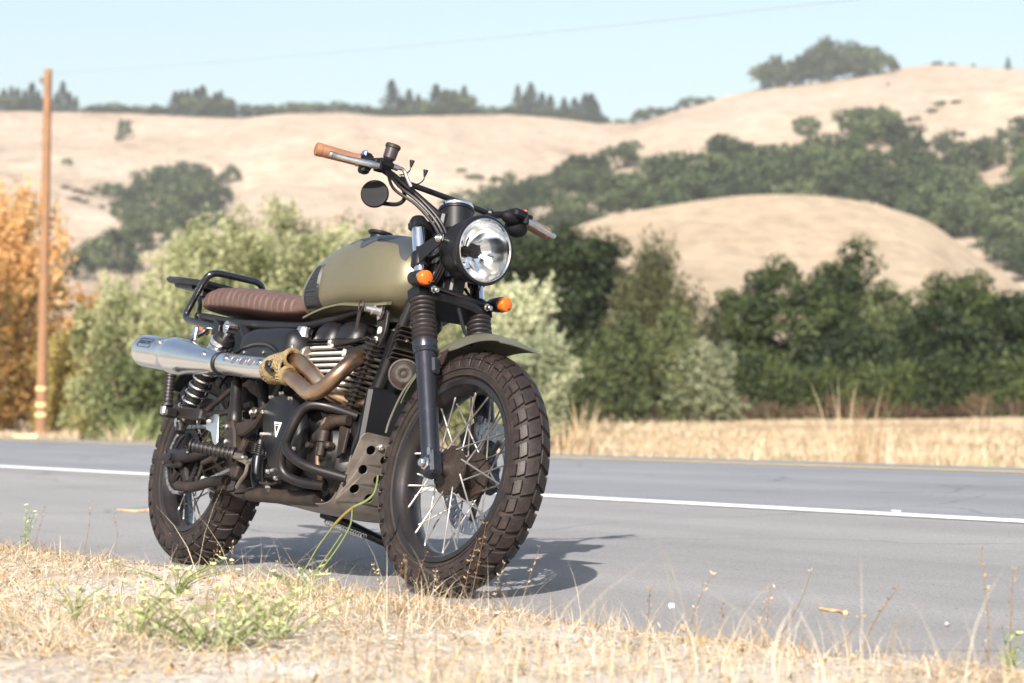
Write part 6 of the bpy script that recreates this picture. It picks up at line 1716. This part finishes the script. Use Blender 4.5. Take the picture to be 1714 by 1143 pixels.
# standing blades
x, y, z, dep = verge_pts(150000)
den = fbm(x * 2.1, y * 2.1, 61); keep = RNG.uniform(size=len(x)) < np.clip((den - .36) * 3.2, .03, 1.0); x, y, z, dep, den = (v[keep] for v in (x, y, z, dep, den)); n = len(x)
h = RNG.gamma(2.6, .0125, size=n) * np.clip(.45 + den, .5, 1.4) * np.clip(.45 + dep / .35, .45, 1.0); ln = RNG.normal(0, 1.0, size=(n, 2)) * h[:, None]
tag(place('dry_verge_grass', blades(np.stack([x, y, z - .004], 1), h, ln, RNG.uniform(.0008, .0019, size=n), np.clip(RNG.normal(.56, .22, size=n) + (den - .5) * .4 - .22 * np.exp(-dep / .25), 0, 1), 'straw_pale', 'dry_verge_grass')), 'short bleached dry grass covering the near roadside', 'grass', kind='stuff')
# taller wispy stems rising unevenly from the mat
x, y, z, dep = verge_pts(44000); den = fbm(x * 1.7 + 7, y * 1.7, 91); keep = (RNG.uniform(size=len(x)) < np.clip((den - .42 + .20 * np.clip(x, -1, 1)) * 3.0, .03, .8)); x, y, z, dep, den = (v[keep] for v in (x, y, z, dep, den)); n = len(x)
h = RNG.gamma(4.0, .0225, size=n) * np.clip(.55 + dep / .8, .55, 1.15); ln = RNG.normal(0, .42, size=(n, 2)) * h[:, None]
tag(place('wispy_grass', blades(np.stack([x, y, z - .004], 1), h, ln, RNG.uniform(.0005, .0012, size=n), np.clip(RNG.normal(.62, .2, size=n), 0, 1), 'straw_pale', 'wispy_grass', 4, .9)), 'thin taller dry stems rising unevenly from the near verge', 'grass', kind='stuff')
# straw litter lying flat
x, y, z, dep = verge_pts(190000); kp_ = RNG.uniform(size=len(x)) < np.clip((fbm(x * 2.6, y * 2.6, 33) - .34) * 4, .12, 1); x, y, z, dep = x[kp_], y[kp_], z[kp_], dep[kp_]; n = len(x); ang = RNG.uniform(0, 2 * math.pi, size=n); L = RNG.uniform(.012, .06, size=n)
al = np.stack([np.cos(ang), np.sin(ang), RNG.normal(0, .22, size=n)], 1)
tag(place('straw_litter', quads_mesh('straw_litter', np.stack([x, y, z + RNG.uniform(.001, .012, size=n)], 1), np.stack([RNG.normal(0, .3, size=n), RNG.normal(0, .3, size=n), np.ones(n)], 1), L, .07, np.clip(RNG.normal(.60, .28, size=n), 0, 1), 'straw_pale', al)), 'broken straw and dead leaves lying on the near roadside', 'straw', kind='stuff')
# dead leaf flecks
x, y, z, dep = verge_pts(6000); n = len(x)
tag(place('dead_leaves', quads_mesh('dead_leaves', np.stack([x, y, z + .010], 1), RNG.normal(size=(n, 3)) + np.array([0, -.3, 1]), RNG.uniform(.006, .020, size=n), .6, np.clip(RNG.normal(.35, .3, size=n), 0, 1), 'leaf_orange')), 'small rusty dead leaves scattered in the roadside grass', 'leaves', kind='stuff')
# gravel on the verge and specks on the shoulder
gm = MB(); gv = []
x, y, z, dep = verge_pts(4200); 
ico = [(0, 0, 1), (.9, 0, .1), (-.3, .85, .2), (-.4, -.8, .1), (.2, .3, -.6)]; icf = [(0, 1, 2), (0, 2, 3), (0, 3, 1), (4, 2, 1), (4, 3, 2), (4, 1, 3)]
def stones(name, xs, ys, zs, r0, r1, mat, label):
    vs, fs = [], []
    for i in range(len(xs)):
        r = RNG.uniform(r0, r1); o = len(vs); a = RNG.uniform(0, 6.28); ca, sa = math.cos(a), math.sin(a)
        for p in ico: q = np.array(p) * r * RNG.uniform(.7, 1.2, size=3); vs.append((xs[i] + q[0] * ca - q[1] * sa, ys[i] + q[0] * sa + q[1] * ca, zs[i] + q[2] * .6 + r * .15))
        fs += [tuple(o + k for k in f) for f in icf]
    mb = MB(); mb.v, mb.f, mb.mi = vs, fs, [0] * len(fs); return tag(mb.build(name, mat, None, 0), label, 'gravel', kind='stuff')
surf('grit_dark', (.12, .115, .11), .85, scale=40, var=.5)
surf('stone_grey', (.34, .33, .33), .85, scale=40, var=.4)
stones('gravel', x, y, z, .003, .010, 'stone_grey', 'small grey stones between the dry grass')
sx, sy = [], []
for _ in range(260):
    a, d = random.uniform(-9, 5), random.uniform(-.1, 3.2) ** 1.0; X, Y = rd(a, d); sx.append(X); sy.append(Y)
stones('road_grit', np.array(sx), np.array(sy), road_z(dist_road(np.array(sx), np.array(sy))), 0.0012, .0042, 'grit_dark', 'specks of grit on the asphalt shoulder')

def ground_px(px, py):
    """point on the shoulder or verge seen at (px, py)"""
    D = 4.0
    for _ in range(4000):
        x = px_x(px, D); zr = CAM_H - D * (py - hor(px)) / FPX
        if zr <= float(road_z(dist_road(x, D))): break
        D += .004
    return Vector((x, D, float(road_z(dist_road(x, D)))))
# dry stalks with seed heads
def stalk(base_px, base_py, tip_px, tip_py, label, group=None, seeds=6, mat='straw_pale', D=None, r=.0010):
    b = ground_px(base_px, base_py) if D is None else Vector((px_x(base_px, D), D, py_z(base_px, base_py, D)))
    tip = Vector((px_x(tip_px, b.y), b.y + random.uniform(-.05, .05), py_z(tip_px, tip_py, b.y)))
    mid = b.lerp(tip, .5) + Vector((random.uniform(-.012, .012), 0, 0)); pts = spline([b - Vector((0, 0, .01)), mid, tip], 6)
    o = MB().tube(pts, [r * lerp(1, .45, i / (len(pts) - 1)) for i in range(len(pts))], 6).build('dry_stalk', mat, None, 60); tag(o, label, 'weed', group)
    cen, al = [], []
    for k in range(seeds):
        t = lerp(.45, 1.0, k / max(1, seeds - 1)); p = pts[min(len(pts) - 1, int(t * (len(pts) - 1)))]
        for q in range(4):
            dv = Vector((random.uniform(-1, 1), random.uniform(-1, 1), random.uniform(.1, 1.2))).normalized(); cen.append(tuple(p + dv * random.uniform(.003, .009))); al.append(tuple(dv))
    m = len(cen); me = quads_mesh('seed_head', np.array(cen), RNG.normal(size=(m, 3)), RNG.uniform(.004, .011, size=m), .45, np.clip(RNG.normal(.35, .2, size=m), 0, 1), mat, np.array(al)); place('seed_head', me, o)
    return o
G = 'dry seed stalks along the shoulder edge'; Lb = 'thin dry weed stalk with brown seed heads at the shoulder edge'
for bx, by, tx, ty in ((298, 945, 288, 895), (347, 962, 365, 915), (362, 965, 378, 912), (380, 968, 392, 908), (455, 978, 470, 935), (676, 1010, 680, 930), (700, 1012, 716, 925), (730, 1012, 733, 955), (775, 1015, 800, 905), (786, 1018, 815, 878), (828, 1030, 846, 942), (862, 1035, 905, 918), (1075, 1070, 1088, 985), (1150, 1075, 1192, 958), (1205, 1080, 1210, 1010), (1260, 1085, 1300, 985), (1435, 1100, 1500, 985), (540, 985, 555, 925), (145, 920, 150, 842), (195, 925, 190, 860), (60, 912, 75, 850), (640, 1000, 628, 945)):
    stalk(bx, by, tx, ty, Lb, G)
stalk(1305, 1060, 1358, 955, 'pale curved grass stalk standing alone on the right verge', None, 3, 'straw_pale')
stalk(1648, 1180, 1650, 925, 'tall blurred stalk with spaced seed heads near the right edge', None, 12, 'straw', 4.6, .0016)
stalk(1695, 1190, 1706, 955, 'tall pale stalk at the right edge of the picture', None, 8, 'straw_pale', 4.5, .0018)
stalk(1380, 1150, 1440, 1030, 'leaning pale stalk low in the right foreground', None, 4, 'straw_pale', 4.6)
stalk(1262, 1140, 1288, 985, 'upright stalk with two seed tufts right of the middle', None, 6, 'straw', 4.7)
stalk(678, 1150, 682, 940, 'blurred upright stalk right below the front tyre', None, 8, 'straw_pale', 4.5, .0016)

# green flowering weeds
def weed(px, py, D, hpx, wpx, label, nst=9, flowers=5, mat='weed_green', fl='flower_yellow', leafn=14):
    z = py_z(px, py, D); o = empty('flowering_weed', Matrix.Translation((px_x(px, D), D, z))); tag(o, label, 'weed')
    H = hpx * D / FPX; Wd = wpx * D / FPX / 2
    for k in range(nst):
        a = random.uniform(0, 6.28); rr = random.uniform(.2, 1); tip = Vector((Wd * rr * math.cos(a), Wd * rr * math.sin(a) * .7, H * random.uniform(.55, 1.0)))
        pts = spline([Vector((0, 0, -.01)), Vector((tip.x * .35, tip.y * .35, tip.z * .55)), tip], 6)
        st = MB().tube(pts, [.0016 * lerp(1, .4, i / (len(pts) - 1)) for i in range(len(pts))], 5).build('stem', mat, o, 60)
        cen, al = [], []
        for q in range(leafn):
            p = pts[random.randint(2, len(pts) - 1)]; dv = Vector((random.uniform(-1, 1), random.uniform(-1, 1), random.uniform(-.1, .9))).normalized(); cen.append(tuple(p + dv * .008)); al.append(tuple(dv))
        place('leaves', quads_mesh('leaves', np.array(cen), RNG.normal(size=(leafn, 3)), RNG.uniform(.010, .028, size=leafn), .28, np.clip(RNG.normal(.5, .2, size=leafn), 0, 1), mat, np.array(al)), st)
        if k < flowers:
            fm = MB()
            for q in range(4):
                dv = Vector((random.uniform(-1, 1), random.uniform(-1, 1), random.uniform(0, .8))).normalized(); fm.sphere(tip + dv * .0045, .0042, 6, 4, (1, 1, .6))
            fm.build('flower', fl, st, 60)
    return o
weed(365, 1135, 4.5, 165, 420, 'sprawling pale green weed with yellow flowers in the near grass', 44, 26, leafn=12)
weed(230, 1085, 4.75, 115, 330, 'thin green flowering weed left of the sprawling one', 20, 9, leafn=9)
weed(470, 1095, 4.75, 110, 300, 'thin green weed right of the sprawling one', 20, 8, leafn=9)
weed(365, 1110, 4.6, 55, 200, 'dark green leafy weed at the heart of the flowers', 16, 0, 'leaf_green', leafn=12)
weed(300, 990, 5.6, 60, 260, 'low yellow-green weed behind the grass under the rear wheel', 14, 9, leafn=8)
weed(70, 1140, 4.4, 30, 220, 'dark green leafy weed in the bottom left corner', 12, 0, 'leaf_green')
weed(45, 925, 8.0, 85, 60, 'wispy green weed at the left edge of the verge', 5, 2, leafn=8)
weed(1690, 1150, 4.5, 110, 100, 'green weed with one yellow flower near the right edge', 6, 1, leafn=6)
weed(500, 995, 5.7, 50, 160, 'low green weed at the foot of the bent stem', 8, 4, leafn=8)
weed(130, 1030, 5.0, 60, 220, 'faint green weed in the grass left of the flowers', 8, 2, leafn=7)
# the long bent green stem in front of the engine
b0 = ground_px(470, 1002); bs_ = empty('bent_stem', Matrix.Translation(b0)); tag(bs_, 'long bent green stem with a yellow stretch before the engine guard', 'weed'); Dw = b0.y
def lp_(px, py): return Vector((px_x(px, Dw), Dw, py_z(px, py, Dw))) - b0
MB().tube(spline([lp_(470, 1002), lp_(505, 965), lp_(535, 915), lp_(560, 880)], 6), .0022, 7).build('stem', 'weed_green', bs_, 60)
MB().tube(spline([lp_(560, 880), lp_(577, 862), lp_(594, 848)], 5), .0040, 7).build('yellow_stretch', 'leaf_yellow', bs_, 60)
MB().tube(spline([lp_(594, 848), lp_(615, 838), lp_(628, 825), lp_(633, 806), lp_(634, 795)], 6), [.0038] * 10 + [.003] * 15, 7).build('upper_stem', 'weed_green', bs_, 60)
MB().tube(spline([lp_(592, 848), lp_(588, 880), lp_(565, 920), lp_(530, 965), lp_(500, 990)], 6), .0024, 7).build('second_stem', 'weed_green', bs_, 60)
MB().tube(spline([lp_(575, 893), lp_(550, 930), lp_(520, 970)], 6), .002, 7).build('third_stem', 'weed_green', bs_, 60)
# twigs and bits on the asphalt
surf('twig_wood', (.42, .27, .15), .8, scale=30, var=.3, bump=.4, bump_scale=80)
def twig(pxs, label, r):
    P = [ground_px(*p) + Vector((0, 0, r * .9)) for p in pxs]; o = MB().tube(spline(P, 5), r, 8); 
    o.sphere(P[-1], r * 1.8, 8, 6); return tag(o.build('twig', 'twig_wood', None, 50), label, 'twig')
twig([(1374, 1020), (1390, 1023), (1404, 1024), (1416, 1028)], 'short broken tan twig lying on the asphalt at the right', .0045)
twig([(200, 855), (225, 857), (252, 856)], 'thin twig lying on the asphalt left of the rear tyre', .006)
p = ground_px(1125, 1017); pb_ = MB().box((0, 0, .006), (.017, .014, .014), .004).build('pebble', 'line_white'); pb_.location = p; pb_.rotation_euler = (.2, .1, .6); tag(pb_, 'white pebble on the asphalt right of the front wheel', 'pebble')
p = ground_px(1585, 1047); pb_ = MB().box((0, 0, .005), (.018, .010, .010), .003).build('pebble', 'stone_grey'); pb_.location = p; pb_.rotation_euler = (.1, .3, 1.1); tag(pb_, 'small dark pebble on the asphalt near the right edge', 'pebble')
p = ground_px(1500, 856); mk = MB().box((0, 0, .003), (.025, .04, .006), .002).build('paper_scrap', 'line_white'); mk.location = p; mk.rotation_euler = (0, .04, .4); tag(mk, 'tiny white scrap on the lane beyond the white line', 'scrap')
